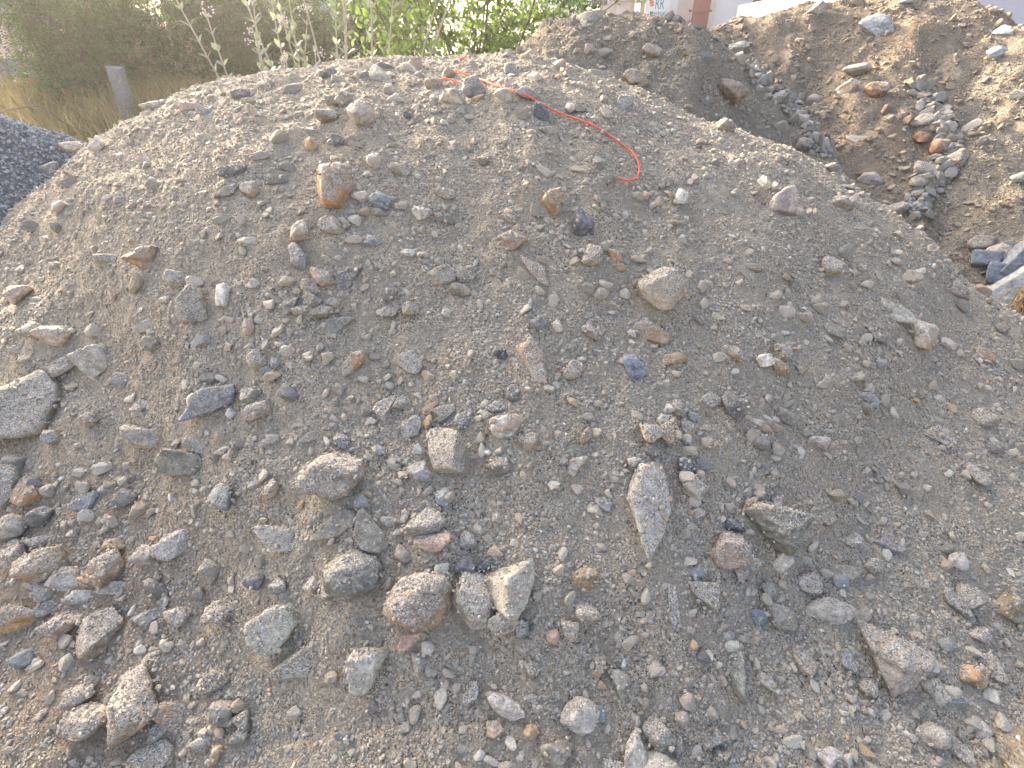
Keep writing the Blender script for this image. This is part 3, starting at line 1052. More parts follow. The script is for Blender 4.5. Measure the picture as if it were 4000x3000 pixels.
4 1465 1125 90 70 0 g r
4 1540 1170 130 120 0 k r | red-brown boulder in the middle of the stony gully | red-brown gully boulder
4 1500 1240 100 62 0 g r
4 1675 1260 155 112 35 k a | large red-brown block, lowest of the red-brown stones in the gully | large red-brown gully block
4 1450 1350 190 120 -15 n r
4 1580 1325 120 80 0 B a
4 1400 1430 140 90 -10 g r
4 990 1415 160 100 -10 l a
4 970 1350 130 52 0 k s
4 640 1160 150 90 5 n s
4 470 1150 120 100 -40 d a
4 470 940 90 72 0 l a
4 380 940 80 80 0 n r
4 300 1000 110 90 0 g r
4 900 1090 150 60 -35 w s
4 690 1320 110 72 -20 d a
4 1880 1120 90 70 20 d a
4 2150 1390 95 85 -20 w a
4 160 1440 105 92 0 w a
4 2165 730 100 60 0 l s
"""

entries = []
for line in CATALOG.strip().splitlines():
    parts = [p.strip() for p in line.split("|")]
    t = parts[0].split()
    ox, oy, s = TILES[t[0]]
    e = dict(px=ox + s * float(t[1]), py=oy + s * float(t[2]), w=s * float(t[3]), h=s * float(t[4]), ang=math.radians(float(t[5])), tone=t[6], shape=t[7],
             rust=float(t[8]) if len(t) > 8 else 0.0, label=parts[1] if len(parts) > 1 else None, short=parts[2] if len(parts) > 2 else None, tile=t[0])
    if e['tile'] in '34' and e['shape'] == 'r' and not e['label']: e['shape'] = 'a'
    if e['tone'] in 'QL' and e['tile'] == 'Q': e['shape'] = 'b'
    dup = False
    for o in entries:
        if math.hypot(o["px"] - e["px"], o["py"] - e["py"]) < .28 * max(o["w"], e["w"]) and .5 < (o["w"] * o["h"]) / (e["w"] * e["h"]) < 2.0:
            if e["label"] and not o["label"]: o.update(label=e["label"], short=e["short"])
            elif e["label"] and o["label"]: continue
            dup = True; break
    if not dup: entries.append(e)
MAX_ROCKS = 296
entries.sort(key=lambda e: -(e["w"] * e["h"] * (1e3 if e["label"] else 1)))
for i, e in enumerate(entries): e["single"] = i < MAX_ROCKS

CATNAME = {'b': ("quarry_block", "stone block"), 'r': ("boulder", "boulder"), 'a': ("angular_rock", "rock"), 's': ("flat_rock", "rock")}
WHERE = {"near": "rocks lying on the near heap", "mid": "rocks lying on the middle heap", "brown": "rocks lying on the brown heap", "gully": "rocks lying on the gully heap",
         "chips": "rocks lying on the near heap", "ground": "rocks lying on the near heap"}
top_splat = []                                            # rock points, for the gravel that lies on top of them
footprint = []
extra = []                                                # rocks too small to stand as things: they join the loose stones
for idx, e in enumerate(entries):
    py = e["py"]; h_ = hit(e["px"], py + (e["h"] * .15))
    tries = 0
    while (h_ is None or np.linalg.norm(h_[0] - CAM) > 11 or (h_[1] == "ground" and e["tile"] != "Q")) and tries < 14:
        py += 7; tries += 1; h_ = hit(e["px"], py)
    if h_ is None: print('no hit', e); continue
    P, key = h_
    n = normal_at(P[0], P[1], .12)
    d = ray(e["px"], py); depth = float(np.dot(P - CAM, np.array([0, cp, -sp])))
    mpp = depth / F
    view = (CAM - P) / np.linalg.norm(CAM - P)
    right = np.array([1.0, 0, 0]); up = np.array([0, sp, cp])
    u_img = right * math.cos(e["ang"]) + up * math.sin(e["ang"])
    ci = max(float(np.dot(view, n)), .12); si = math.sqrt(max(0, 1 - ci * ci))
    facing = n * .55 + view * .45; facing /= np.linalg.norm(facing)
    u = u_img - facing * np.dot(u_img, facing); u /= np.linalg.norm(u)
    rr = np.random.default_rng(idx + 100)
    tilt = facing + rr.normal(size=3) * .10; tilt -= u * np.dot(tilt, u); tilt /= np.linalg.norm(tilt)
    v = np.cross(tilt, u)
    a = e["w"] * .56 * mpp; b = e["h"] * .56 * mpp
    thick = {'r': .78, 'a': .72, 's': .45, 'b': .8}[e["shape"]]
    c = thick * min(a, b)
    seen = math.sqrt((b * ci) ** 2 + (c * si) ** 2); k = min(max(b / max(seen, 1e-6), 1), 1.35)
    b *= k ** .5; c *= k
    size_px = max(e["w"], e["h"])
    level = 4 if size_px > 95 else 3
    if not e["single"]: level = 2
    V, Fc = rock_shape(idx * 17 + 3, e["shape"], level)
    W = V[:, :1] * a * u + V[:, 1:2] * b * v + V[:, 2:3] * c * tilt
    lift = c * {'b': .5, 'r': .52, 'a': .40, 's': .38}[e["shape"]]
    cen = P + n * lift
    rgb = np.array(TONE[e["tone"]][0]) * rr.uniform(.88, 1.14) * (1 + rr.normal(size=3) * .02)
    du = .12 if e['label'] or e['tone'] in 'QLJ' else .35
    rgb = (rgb * (1 - du) + np.array((.32, .288, .235)) * du) * np.array((1.02, .985, .91) if e['tone'] not in 'QLJBb' else (1, 1, .98)) * (.78 if key in ('mid', 'brown', 'gully') else 1)
    e.update(P=cen, a=a, b=b, c=c, key=key, rgb=rgb, u=u)
    if e["single"]:
        nm, cat = CATNAME[e["shape"]]
        o = np_mesh(nm, W, Fc, M_ROCK, smooth=True)
        o.location = tuple(cen)
        o.color = (*rgb, 1)
        o["rust"] = e["rust"]; o["sand"] = float(np.clip(rr.normal(.5, .22) + (.25 if e["tone"] in "gtp" else 0) - (.45 if e["tone"] in "QLJwB" else 0), 0, 1))
        o["kind"] = "thing"; o["category"] = cat; o["group"] = WHERE[key]
        e["obj"] = o
    else:
        extra.append((W + cen, Fc, rgb))
    top_splat.append(W + cen); footprint.append((cen, a, b))

# labels: each landmark rock has its own words; the others are told by look and by the landmark next to them
marks = [e for e in entries if e.get("obj") and e["label"]]
taken = set()
def bigness(e):
    s = max(e["a"], e["b"]) * 2
    return "tiny" if s < .045 else "small" if s < .075 else "" if s < .12 else "large"
for e in entries:
    if e.get("obj") and e["label"]:
        e["obj"]["label"] = e["label"]; taken.add(e["label"])
for e in entries:
    if not e.get("obj") or e["label"]: continue
    near = sorted(marks, key=lambda m: math.hypot(m["px"] - e["px"], m["py"] - e["py"]))[:9]
    words = [w for w in (bigness(e), TONE[e["tone"]][1] + (" rust-stained" if e["rust"] >= .3 and e["tone"] != 'o' else ""), SHAPE[e["shape"]]) if w]
    head = " ".join(words) + (" slab" if e["shape"] == 's' else " stone")
    cand = []
    for m in near:
        dx = e["px"] - m["px"]; dy = e["py"] - m["py"]
        if abs(dy) > .9 * abs(dx): rel = "just uphill of" if dy < 0 else "just downhill of"
        else: rel = "beside"
        close = math.hypot(dx, dy) < 1.1 * (m["w"] + e["w"]) / 2
        cand.append(f"{head} {'close beside' if close else rel} the {m['short']}")
    for i in range(len(near)):
        for j in range(i + 1, len(near)):
            cand.append(f"{head} between the {near[i]['short']} and the {near[j]['short']}")
    for c_ in cand:
        if c_ not in taken and len(c_.split()) <= 16: break
    taken.add(c_); e["obj"]["label"] = c_

# ------------------------------------------------------------------ loose stones and gravel
ztop = GRIDS["near"]["Z"].copy(); g_ = GRIDS["near"]
for W in top_splat:
    ix = np.round((W[:, 0] - g_["x0"]) / g_["res"]).astype(int); iy = np.round((W[:, 1] - g_["y0"]) / g_["res"]).astype(int)
    ok = (ix >= 0) & (iy >= 0) & (ix < g_["nx"]) & (iy < g_["ny"])
    np.maximum.at(ztop, (iy[ok], ix[ok]), W[ok, 2])

PAL = np.array([(.31, .285, .235), (.37, .34, .285), (.43, .40, .335), (.50, .47, .405), (.24, .22, .18), (.17, .163, .15), (.35, .29, .21), (.44, .30, .17), (.235, .245, .25), (.13, .13, .132), (.40, .325, .27), (.58, .555, .50)])
PW = np.array([.19, .20, .16, .09, .10, .06, .06, .025, .03, .02, .045, .02]); PW = PW / PW.sum()
OCTA = (np.array([(1, 0, 0), (0, 1, 0), (-1, 0, 0), (0, -1, 0), (0, 0, 1), (0, 0, -1)], float), np.array([(0, 1, 4), (1, 2, 4), (2, 3, 4), (3, 0, 4), (1, 0, 5), (2, 1, 5), (3, 2, 5), (0, 3, 5)]))

def template(lod, seed):
    r = np.random.default_rng(seed)
    if lod == 0:
        V = OCTA[0] * r.uniform(.75, 1.2, (6, 1)) + r.normal(size=(6, 3)) * .16; Fc = OCTA[1]
    elif lod == 1:
        V, Fc = ICO[0][0].copy(), ICO[0][1]
        V = V * r.uniform(.78, 1.18, (12, 1)) + r.normal(size=(12, 3)) * .06
    else:
        V, Fc = rock_shape(seed, 'aasa'[seed % 4], 2 if lod > 2 else 1)
        V = V * (1, r.uniform(.55, .95), r.uniform(.38, .75))
        return V, Fc
    V = V * (1, r.uniform(.5, .95), r.uniform(.35, .75))
    return V, Fc

HUE = {'near': np.array([1.02, .985, .925]), 'mid': np.array([.80, .765, .70]), 'brown': np.array([.76, .70, .63]), 'gully': np.array([.78, .73, .66]), 'chips': np.ones(3)}
def normals_grid(key):
    g = GRIDS[key]; dy, dx = np.gradient(g["Z"], g["res"])
    return -dx, -dy

def stones(points, normals, size, lod, colours, seed):
    """arrays of small stones -> verts, faces, colours"""
    r = np.random.default_rng(seed); n = len(points)
    TN = 14; which = r.integers(0, TN, n)
    VV = []; FF = []; CC = []; base = 0
    for t in range(TN):
        m = which == t; k = int(m.sum())
        if not k: continue
        V, Fc = template(lod, seed * 100 + t)
        nn = normals[m] + r.normal(size=(k, 3)) * .35; nn /= np.linalg.norm(nn, axis=1)[:, None]
        ref = r.normal(size=(k, 3)); ref[:, 2] *= .4
        u = ref - nn * np.sum(ref * nn, axis=1)[:, None]; u /= np.linalg.norm(u, axis=1)[:, None] + 1e-9
        v = np.cross(nn, u)
        s = size[m][:, None, None] * .5
        W = (V[None, :, 0:1] * u[:, None, :] + V[None, :, 1:2] * v[:, None, :] + V[None, :, 2:3] * nn[:, None, :]) * s + points[m][:, None, :]
        VV.append(W.reshape(-1, 3)); CC.append(np.repeat(colours[m], len(V), axis=0))
        FF.append((Fc[None] + (np.arange(k) * len(V))[:, None, None] + base).reshape(-1, 3)); base += k * len(V)
    return np.concatenate(VV), np.concatenate(FF), np.concatenate(CC)

def scatter(key, count, smin_, smax_, seed, dens=None, dist_pow=0.0, clump=(3.0, -.1), on_rocks=.3, pal=None, alpha=2.2, sink=.12):
    g = GRIDS[key]; r = np.random.default_rng(seed)
    over = 6
    x = r.uniform(g["x0"], g["x0"] + g["res"] * (g["nx"] - 2), count * over); y = r.uniform(g["y0"], g["y0"] + g["res"] * (g["ny"] - 2), count * over)
    z = gsample(key, x, y)
    zs, owner = surf(x, y)
    d = np.sqrt(x * x + y * y + (z - CAM_H) ** 2)
    # in view (with a margin), on this heap, facing the viewer
    fwd = y * cp - (z - CAM_H) * sp; upc = y * sp + (z - CAM_H) * cp
    m = (fwd > .15) & (np.abs(x) < fwd * 1.25 + .15) & (np.abs(upc) < fwd * .98 + .15) & (np.abs(z - zs) < .01) & (z > -.03)
    th = np.arctan2(x, y); rc = np.interp(th, HEAPS[key].rc_az, HEAPS[key].rc)
    m &= np.hypot(x, y) < rc + .35
    cl = fbm2(x, y, clump[0], 4, seed + 900)
    pr = np.clip(.5 + 1.9 * (cl - clump[1]), .06, 1)
    if dist_pow: pr = pr * np.clip((1.1 / d) ** dist_pow, 0, 1)
    m &= r.uniform(size=len(x)) < pr
    x, y, z = x[m], y[m], z[m]
    x, y, z = x[:count], y[:count], z[:count]
    n = len(x)
    U = r.uniform(size=n)
    size = smin_ * (1 - U * (1 - (smin_ / smax_) ** alpha)) ** (-1 / alpha)
    gx, gy = normals_grid(key)
    nrm = np.stack([gsample(key, x, y, gx), gsample(key, x, y, gy), np.ones(n)], -1); nrm /= np.linalg.norm(nrm, axis=1)[:, None]
    P = np.stack([x, y, z], -1) + nrm * (size * sink)[:, None]
    if key == "near":
        zt = gsample(key, x, y, ztop); up = zt - z
        onr = up > .012
        keep = ~onr | (r.uniform(size=n) < on_rocks * np.clip(.010 / size, 0, 1))
        P[:, 2] = np.where(onr, zt - .1 * size, P[:, 2])
        P, nrm, size = P[keep], nrm[keep], size[keep]; n = len(P)
    w = PW if pal is None else pal
    c = PAL[r.choice(len(PAL), n, p=w)] * r.uniform(.82, 1.2, (n, 1))
    dust = np.clip(r.normal(.50, .25, (n, 1)), 0, .9); c = (c * (1 - dust) + np.array([(.335, .302, .245)]) * dust) * HUE[key]
    print("scatter", key, n, smin_, smax_)
    return P, nrm, size, c

def lumps(name, sets, mat, origin=None):
    VV = []; FF = []; CC = []; b = 0
    for V, Fc, C in sets:
        VV.append(V); FF.append(Fc + b); CC.append(C); b += len(V)
    return np_mesh(name, np.concatenate(VV), np.concatenate(FF), mat, col=np.concatenate(CC))

PWB = PW * np.array([1, 1, .8, .7, 1.3, 1, 2.0, .8, .6, .8, 2.0, .6]); PWB /= PWB.sum()
Q = 1.0
fine = []
def put(dst, lod, seed, *a, **k):
    P, nr, s, c = scatter(*a, seed=seed, **k); dst.append(stones(P, nr, s, lod, c, seed))
put(fine, 0, 1, "near", int(210000 * Q), .0045, .0105, dist_pow=.8, clump=(5.0, -.40), sink=.2)
put(fine, 1, 2, "near", int(78000 * Q), .009, .019, dist_pow=.45, clump=(4.2, -.12), alpha=2.3, sink=.06)
put(fine, 0, 3, "mid", int(60000 * Q), .009, .024, clump=(3, -.2), on_rocks=0)
put(fine, 0, 4, "brown", int(60000 * Q), .010, .03, clump=(2.4, -.15), pal=PWB)
put(fine, 0, 5, "gully", int(60000 * Q), .009, .026, clump=(2.6, -.2), pal=PWB)
tag(lumps("gravel", fine, M_STONE), "fine grey gravel and chippings strewn over all the heaps", "gravel", kind="stuff")
loose = []
put(loose, 2, 6, "near", int(8500 * Q), .017, .036, dist_pow=.25, clump=(3.6, .0), alpha=2.2, sink=.06)
put(loose, 3, 7, "near", int(1200 * Q), .032, .055, clump=(3.0, .02), alpha=2.5, sink=.10)
put(loose, 3, 8, "mid", int(3200 * Q), .022, .065, clump=(2.2, -.1), alpha=2.2)
put(loose, 3, 9, "brown", int(3000 * Q), .028, .08, clump=(1.8, -.05), alpha=2.3, pal=PWB)
put(loose, 3, 10, "gully", int(3600 * Q), .022, .07, clump=(2.2, -.1), alpha=2.2, pal=PWB)
# stones gathered in the two gullies behind the near heap
def gully_line(pts, n, spread, s0, s1, seed):
    r = np.random.default_rng(seed); out = []
    pts = np.array(pts, float)
    for _ in range(n):
        k = r.integers(0, len(pts) - 1); t = r.uniform()
        p = pts[k] * (1 - t) + pts[k + 1] * t + r.normal(size=2) * spread
        hh = hit(p[0], p[1])
        if hh is None or hh[1] in ("near", "ground"): continue
        out.append(hh[0])
    P = np.array(out); n = len(P)
    nr = np.array([normal_at(p[0], p[1]) for p in P]); s = s0 * (1 - r.uniform(size=n) * (1 - (s0 / s1) ** 1.8)) ** (-1 / 1.8)
    c = (.6 * PAL[r.choice(len(PAL), n, p=PW)] + .4 * np.array([(.30, .27, .22)])) * r.uniform(.55, .9, (n, 1))
    loose.append(stones(P + nr * (s * .2)[:, None], nr, s, 3, c, seed))
gully_line([(2925, 260), (2975, 310), (3050, 380), (3110, 440), (3170, 530), (3230, 600)], 330, 14, .035, .10, 21)
gully_line([(3590, 340), (3640, 420), (3690, 510), (3710, 590), (3680, 660), (3610, 750), (3570, 830)], 420, 22, .035, .11, 22)
for W, Fc, c in extra: loose.append((W, Fc, np.repeat(np.clip(c, 0, 1)[None], len(W), 0)))
tag(lumps("loose_stones", loose, M_STONE), "loose broken stones scattered among the larger rocks on all the heaps", "stones", kind="stuff")

# ------------------------------------------------------------------ heap of crushed blue stone
g = GRIDS["chips"]
V = np.stack([g["X"], g["Y"], g["Z"]], -1).reshape(-1, 3); ii = np.arange(g["nx"] * g["ny"]).reshape(g["ny"], g["nx"])
q = np.stack([ii[:-1, :-1], ii[:-1, 1:], ii[1:, 1:], ii[1:, :-1]], -1).reshape(-1, 4); q = q[(V[q][:, :, 2] > -.05).any(1)]
tri = np.concatenate([q[:, :3], q[:, [0, 2, 3]]])
P, nr, s, c = scatter("chips", 42000, .016, .030, 41, clump=(9, -1.2), alpha=2, sink=.2)
r_ = np.random.default_rng(5)
pal = np.array([(.13, .15, .175), (.19, .215, .24), (.26, .285, .31), (.09, .10, .12), (.33, .35, .365)])
c = pal[r_.choice(5, len(P), p=[.3, .3, .2, .12, .08])]
sv, sf, sc = stones(P, nr, s, 0, c, 41)
bc = np.tile(np.array([[.075, .085, .10]]), (len(V), 1))
o = np_mesh("crushed_stone_heap", np.concatenate([V, sv]), np.concatenate([tri, sf + len(V)]), stone_mat("crushed_stone"), col=np.concatenate([bc, sc]))
tag(o, "smooth heap of dark blue-grey crushed stone behind the near heap", "gravel heap", "heaps of dumped rubble")

# ------------------------------------------------------------------ orange cable
def along(tile, pts):
    ox, oy, s = TILES[tile]; return [(ox + s * x, oy + s * y) for x, y in pts]
path = [(p, 0.006) for p in along('2', [(1965, 540), (1985, 524), (2010, 513), (2055, 506)])] + [(p, -.05) for p in along('2', [(2030, 560), (1950, 640), (1850, 690)])] + \
       [(p, .012) for p in along('2', [(1835, 710), (1900, 712), (1970, 735), (2040, 762)])] + [(p, -.045) for p in along('2', [(2060, 740), (2010, 680)])] + \
       [(p, .012) for p in along('3', [(-35, 575), (0, 590), (90, 622), (180, 655), (300, 715), (420, 770), (530, 815), (640, 860), (740, 898), (830, 930), (920, 960), (1010, 990), (1080, 1025), (1130, 1060),
                                     (1190, 1105), (1250, 1150), (1295, 1180), (1330, 1210), (1360, 1242), (1382, 1285), (1396, 1335), (1392, 1385), (1368, 1418), (1330, 1436), (1270, 1435), (1238, 1422), (1222, 1412)])]
cpts = []
for (px, py), off in path:
    hh = hit(px, py)
    if hh is None or hh[1] != "near": hh = hit(px, py + 10)
    p = hh[0].copy(); zt = gsample("near", p[0:1], p[1:2], ztop)[0]
    n = normal_at(p[0], p[1], .1)
    if off > 0 and zt > p[2] + .004: p[2] = min(zt, p[2] + .03)
    cpts.append(p + n * off)
# smooth spline through the points
def catmull(pts, k=6):
    pts = [np.array(p, float) for p in pts]; out = []
    for i in range(len(pts) - 1):
        p0 = pts[max(i - 1, 0)]; p1 = pts[i]; p2 = pts[i + 1]; p3 = pts[min(i + 2, len(pts) - 1)]
        for j in range(k):
            t = j / k
            out.append(.5 * ((2 * p1) + (-p0 + p2) * t + (2 * p0 - 5 * p1 + 4 * p2 - p3) * t * t + (-p0 + 3 * p1 - 3 * p2 + p3) * t ** 3))
    return out + [pts[-1]]
arr = np.array(cpts)
sm = arr.copy()
for i in range(17, len(arr) - 1): sm[i] = .25 * arr[i - 1] + .5 * arr[i] + .25 * arr[i + 1]
m_cable, nt, b, _o = new_mat("orange_cable"); b.inputs["Base Color"].default_value = (.72, .13, .07, 1); b.inputs["Roughness"].default_value = .85
tag(MB().tube(catmull(sm), .0036, 8).build("cable", m_cable, smooth=True), "thin orange cable snaking down the near heap and looping at its end", "cable")

# ------------------------------------------------------------------ dry straw by the quarry blocks
def strand_bundle(center, length, n, spread, direction, seed, rad=.003):
    r = np.random.default_rng(seed); mb = MB()
    for _ in range(n):
        p = np.array(center) + r.normal(size=3) * spread
        d = np.array(direction) + r.normal(size=3) * .25; d /= np.linalg.norm(d)
        pts = []
        for k in range(6):
            t = k / 5
            pts.append(p + d * length * t * r.uniform(.9, 1.0) + np.array([0, 0, -.35 * length * t * t]) + r.normal(size=3) * .006)
        mb.tube(pts, [rad, rad * 1.2, rad, rad, rad * .8, rad * .4], 4)
    return mb
hh = hit(3985, 1235)
pc = (hh[0] if hh is not None else at(3990, 1230, 1.6))
m_straw = plain_mat("dry_straw", (.27, .18, .085), .4, 40, .9, .2)
tag(strand_bundle(pc + np.array([.10, .10, .10]), .22, 60, .03, (-.5, -.75, -.25), 9, .0032).build("straw_bundle", m_straw), "bundle of dry brown straw poking out below the big pale-faced quarry slab", "straw")

# ------------------------------------------------------------------ vegetation
LEAFLET = (np.array([(0, 0, 0), (.5, .35, .06), (1, 0, -.06), (.5, -.35, .06)]), np.array([(0, 1, 2), (0, 2, 3)]))
OVAL = (np.array([(0, 0, 0), (.22, .2, .03), (.6, .27, .05), (1, 0, -.08), (.6, -.27, .05), (.22, -.2, .03), (.25, 0, 0), (.62, 0, -.01)]),
        np.array([(0, 6, 1), (1, 6, 7), (1, 7, 2), (2, 7, 3), (0, 5, 6), (5, 7, 6), (5, 4, 7), (4, 3, 7)]))

class Leaves:
    def __init__(s): s.p = []; s.d = []; s.u = []; s.l = []; s.w = []; s.c = []
    def add(s, p, d, up, length, width, c): s.p.append(p); s.d.append(d); s.u.append(up); s.l.append(length); s.w.append(width); s.c.append(c)
    def build(s, name, mat, tmpl, parent, origin):
        p = np.array(s.p, float); d = np.array(s.d, float); u = np.array(s.u, float); l = np.array(s.l); w = np.array(s.w); c = np.array(s.c)
        d /= np.linalg.norm(d, axis=1)[:, None] + 1e-9
        u = u - d * np.sum(u * d, axis=1)[:, None]; u /= np.linalg.norm(u, axis=1)[:, None] + 1e-9
        v = np.cross(u, d)
        T, Fc = tmpl
        W = p[:, None, :] + T[None, :, 0:1] * d[:, None, :] * l[:, None, None] + T[None, :, 1:2] * v[:, None, :] * w[:, None, None] + T[None, :, 2:3] * u[:, None, :] * l[:, None, None]
        FF = (Fc[None] + (np.arange(len(p)) * len(T))[:, None, None]).reshape(-1, 3)
        o = np_mesh(name, W.reshape(-1, 3), FF, mat, col=np.repeat(c, len(T))[:, None] * np.ones((1, 3)), smooth=True)
        if parent is not None:
            o.parent = parent
            o.location = tuple(-np.array(parent.location))
        return o

def rel(o, parent):
    o.parent = parent; o.location = tuple(-Vector(parent.location)); return o

def stem_path(r, base, d, length, droop, wob, n=7):
    pts = [np.array(base, float)]; d = np.array(d, float); d /= np.linalg.norm(d)
    for i in range(n):
        d = d + r.normal(size=3) * wob + np.array([0, 0, -droop / n]); d /= np.linalg.norm(d)
        pts.append(pts[-1] + d * length / n)
    return pts

def shrub(name, base, H, spread, n_main, n_twig, n_leaf, leaf, mat, bark, seed, pinnate=0, tmpl=LEAFLET, lean=(0, 0), twig_len=.35, rad=.012, low=.12, droop=.5, wr=.9, clump=None):
    """many-stemmed plant: stems, twigs, then leaves (or leaf fronds of small leaflets) set along the twigs"""
    r = np.random.default_rng(seed); root = empty(name, tuple(base)); lv = Leaves(); wood = MB()
    for i in range(n_main):
        a = r.uniform(0, 2 * math.pi); s_ = spread * math.sqrt(r.uniform())
        dirn = np.array([math.cos(a) * s_ + lean[0], math.sin(a) * s_ + lean[1], 1.0])
        L = H * r.uniform(.70, 1.0) * (1.28 - .25 * s_ / max(spread, 1e-6))
        p0 = np.array(base) + np.array([math.cos(a), math.sin(a), 0]) * r.uniform(0, .10) * H * min(spread, 1)
        st = stem_path(r, p0, dirn, L, droop * .35, .10)
        wood.tube(st, list(np.linspace(rad, rad * .3, len(st))), 5)
        st = np.array(st)
        tone = r.normal(.5, .18)
        for k in range(n_twig):
            t = r.uniform(low, 1) ** .8 * (len(st) - 1); j = min(int(t), len(st) - 2)
            p = st[j] + (st[j + 1] - st[j]) * (t - j)
            b_ = r.uniform(0, 2 * math.pi)
            td = np.array([math.cos(b_), math.sin(b_), r.uniform(-.1, .9)])
            tl = twig_len * r.uniform(.5, 1.15) * (1.15 - .6 * t / (len(st) - 1))
            tw = stem_path(r, p, td, tl, droop, .14, 4)
            if rad > .006 and k % 2 == 0: wood.tube(tw, list(np.linspace(rad * .35, rad * .12, len(tw))), 3)
            tw = np.array(tw); tt = float(np.clip(tone + r.normal() * .15, 0, 1))
            for q in range(n_leaf):
                t2 = (q + r.uniform(.2, .9)) / n_leaf * (len(tw) - 1); j2 = min(int(t2), len(tw) - 2)
                lp = tw[j2] + (tw[j2 + 1] - tw[j2]) * (t2 - j2); ax = tw[j2 + 1] - tw[j2]; ax /= np.linalg.norm(ax) + 1e-9
                side = np.cross(ax, r.normal(size=3)); side /= np.linalg.norm(side) + 1e-9
                ld = side * .9 + ax * .5 + np.array([0, 0, .1])
                if pinnate:
                    fl = leaf[0] * r.uniform(.7, 1.2); fr = stem_path(r, lp, ld, fl, .9, .05, 4); fr = np.array(fr)
                    for s2 in range(pinnate):
                        t3 = (s2 + 1) / pinnate * 4 * .999; j3 = min(int(t3), 3); fp = fr[j3] + (fr[j3 + 1] - fr[j3]) * (t3 - j3)
                        fa = fr[j3 + 1] - fr[j3]; fa /= np.linalg.norm(fa) + 1e-9
                        up = np.array([0, 0, 1.0]) + r.normal(size=3) * .25
                        sd = np.cross(fa, up); sd /= np.linalg.norm(sd) + 1e-9
                        for sg in (-1, 1):
                            lv.add(fp, sd * sg + fa * .45 + np.array([0, 0, -.15]), up, leaf[1] * r.uniform(.8, 1.2), leaf[1] * wr, np.clip(tt + r.normal() * .12, 0, 1))
                else:
                    up = np.array([0, 0, 1.0]) + r.normal(size=3) * .45
                    lv.add(lp, ld, up, leaf[1] * r.uniform(.7, 1.2), leaf[1] * wr * r.uniform(.85, 1.1), np.clip(tt + r.normal() * .15, 0, 1))
    w = wood.build("stems", bark, None, smooth=True); rel(w, root)
    lv.build("foliage", mat, tmpl, root, base)
    return root

def gp(px, Y0, z=0.0):
    p = at(px, 200, Y0); return np.array([p[0], Y0, z + ground_h(p[0], Y0)])

L_FEATHER = leaf_mat("feathery_leaf", (.06, .10, .03), (.17, .235, .075), .40)
L_DARK = leaf_mat("hedge_leaf", (.045, .08, .028), (.13, .185, .06), .35)
L_BRIGHT = leaf_mat("bright_leaf", (.07, .12, .035), (.19, .27, .07), .40)
L_GREY = leaf_mat("milkweed_leaf", (.17, .20, .155), (.33, .36, .29), .22, .7)
L_BACK = leaf_mat("distant_leaf", (.06, .10, .055), (.12, .17, .085), .3)
L_DRY = leaf_mat("dry_leaf", (.20, .15, .07), (.48, .37, .18), .3)
B_GREY = bark_mat("grey_bark", (.24, .215, .18)); B_BROWN = bark_mat("brown_bark", (.16, .12, .085)); B_PALE = bark_mat("pale_stem", (.38, .35, .27))

# feathery trees and shrubs on the far side of the crushed stone heap
tag(shrub("feathery_shrub", gp(190, 8.0), 2.2, .62, 14, 20, 6, (.17, .042), L_FEATHER, B_BROWN, 101, pinnate=7, wr=.8, rad=.013, low=.08, twig_len=.5), "pale green feathery shrub with a thin trunk beside the crushed stone heap", "shrub", "feathery shrubs and trees behind the crushed stone heap")
tag(shrub("feathery_tree", gp(40, 9.2), 3.9, .50, 14, 24, 6, (.24, .06), L_BACK, B_GREY, 102, pinnate=7, wr=.7, rad=.02, low=.22, twig_len=.75), "tall grey-green feathery tree leaning over the feathery shrub", "tree", "feathery shrubs and trees behind the crushed stone heap")
tag(shrub("feathery_tree", gp(320, 10.2), 3.5, .45, 6, 11, 4, (.22, .055), L_BACK, B_GREY, 103, pinnate=6, wr=.6, rad=.014, low=.45, twig_len=.6), "thin open tree with drooping leaves seen against the bright sky", "tree", "feathery shrubs and trees behind the crushed stone heap")
# bushes of the hedge row
for k, (px, Y0, H, sp_, n, lab, mt, seed) in enumerate([
        (470, 10.6, 2.75, .55, 15, "tall yellow-green bush directly behind the leaning stone post", L_BRIGHT, 111),
        (590, 10.9, 2.95, .5, 15, "tallest grey-green bush of the hedge, in front of the mauve building's edge", L_FEATHER, 112),
        (720, 10.6, 2.35, .6, 15, "yellow-green bush with seed spikes below the mauve building's window", L_BRIGHT, 113),
        (845, 10.4, 1.85, .65, 14, "low dark bush behind the first milkweed plant", L_DARK, 114),
        (360, 10.2, 1.55, .7, 12, "low dark bush against the grey compound wall", L_DARK, 115)]):
    tag(shrub("hedge_bush", gp(px, Y0), H * 1.12, sp_, n + 3, 22, 6, (.16, .05), mt, B_BROWN, seed, pinnate=6, wr=.75, rad=.011, low=.04, twig_len=.5), lab, "bush", "bushes of the overgrown hedge")
for k, (px, Y0, H, lab, seed) in enumerate([
        (1090, 11.0, 2.05, "dense green bush behind the milkweeds below the ladder", 121), (1290, 11.4, 2.0, "dense green bush behind the bare forked stems", 122),
        (1480, 11.0, 1.95, "dense green bush beside the leafy green tree", 123)]):
    tag(shrub("hedge_bush", gp(px, Y0), H * 1.15, .8, 18, 22, 7, (.14, .052), L_DARK if k != 1 else L_BRIGHT, B_BROWN, seed, pinnate=5, wr=.8, rad=.011, low=.03, twig_len=.5), lab, "bush", "bushes of the overgrown hedge")
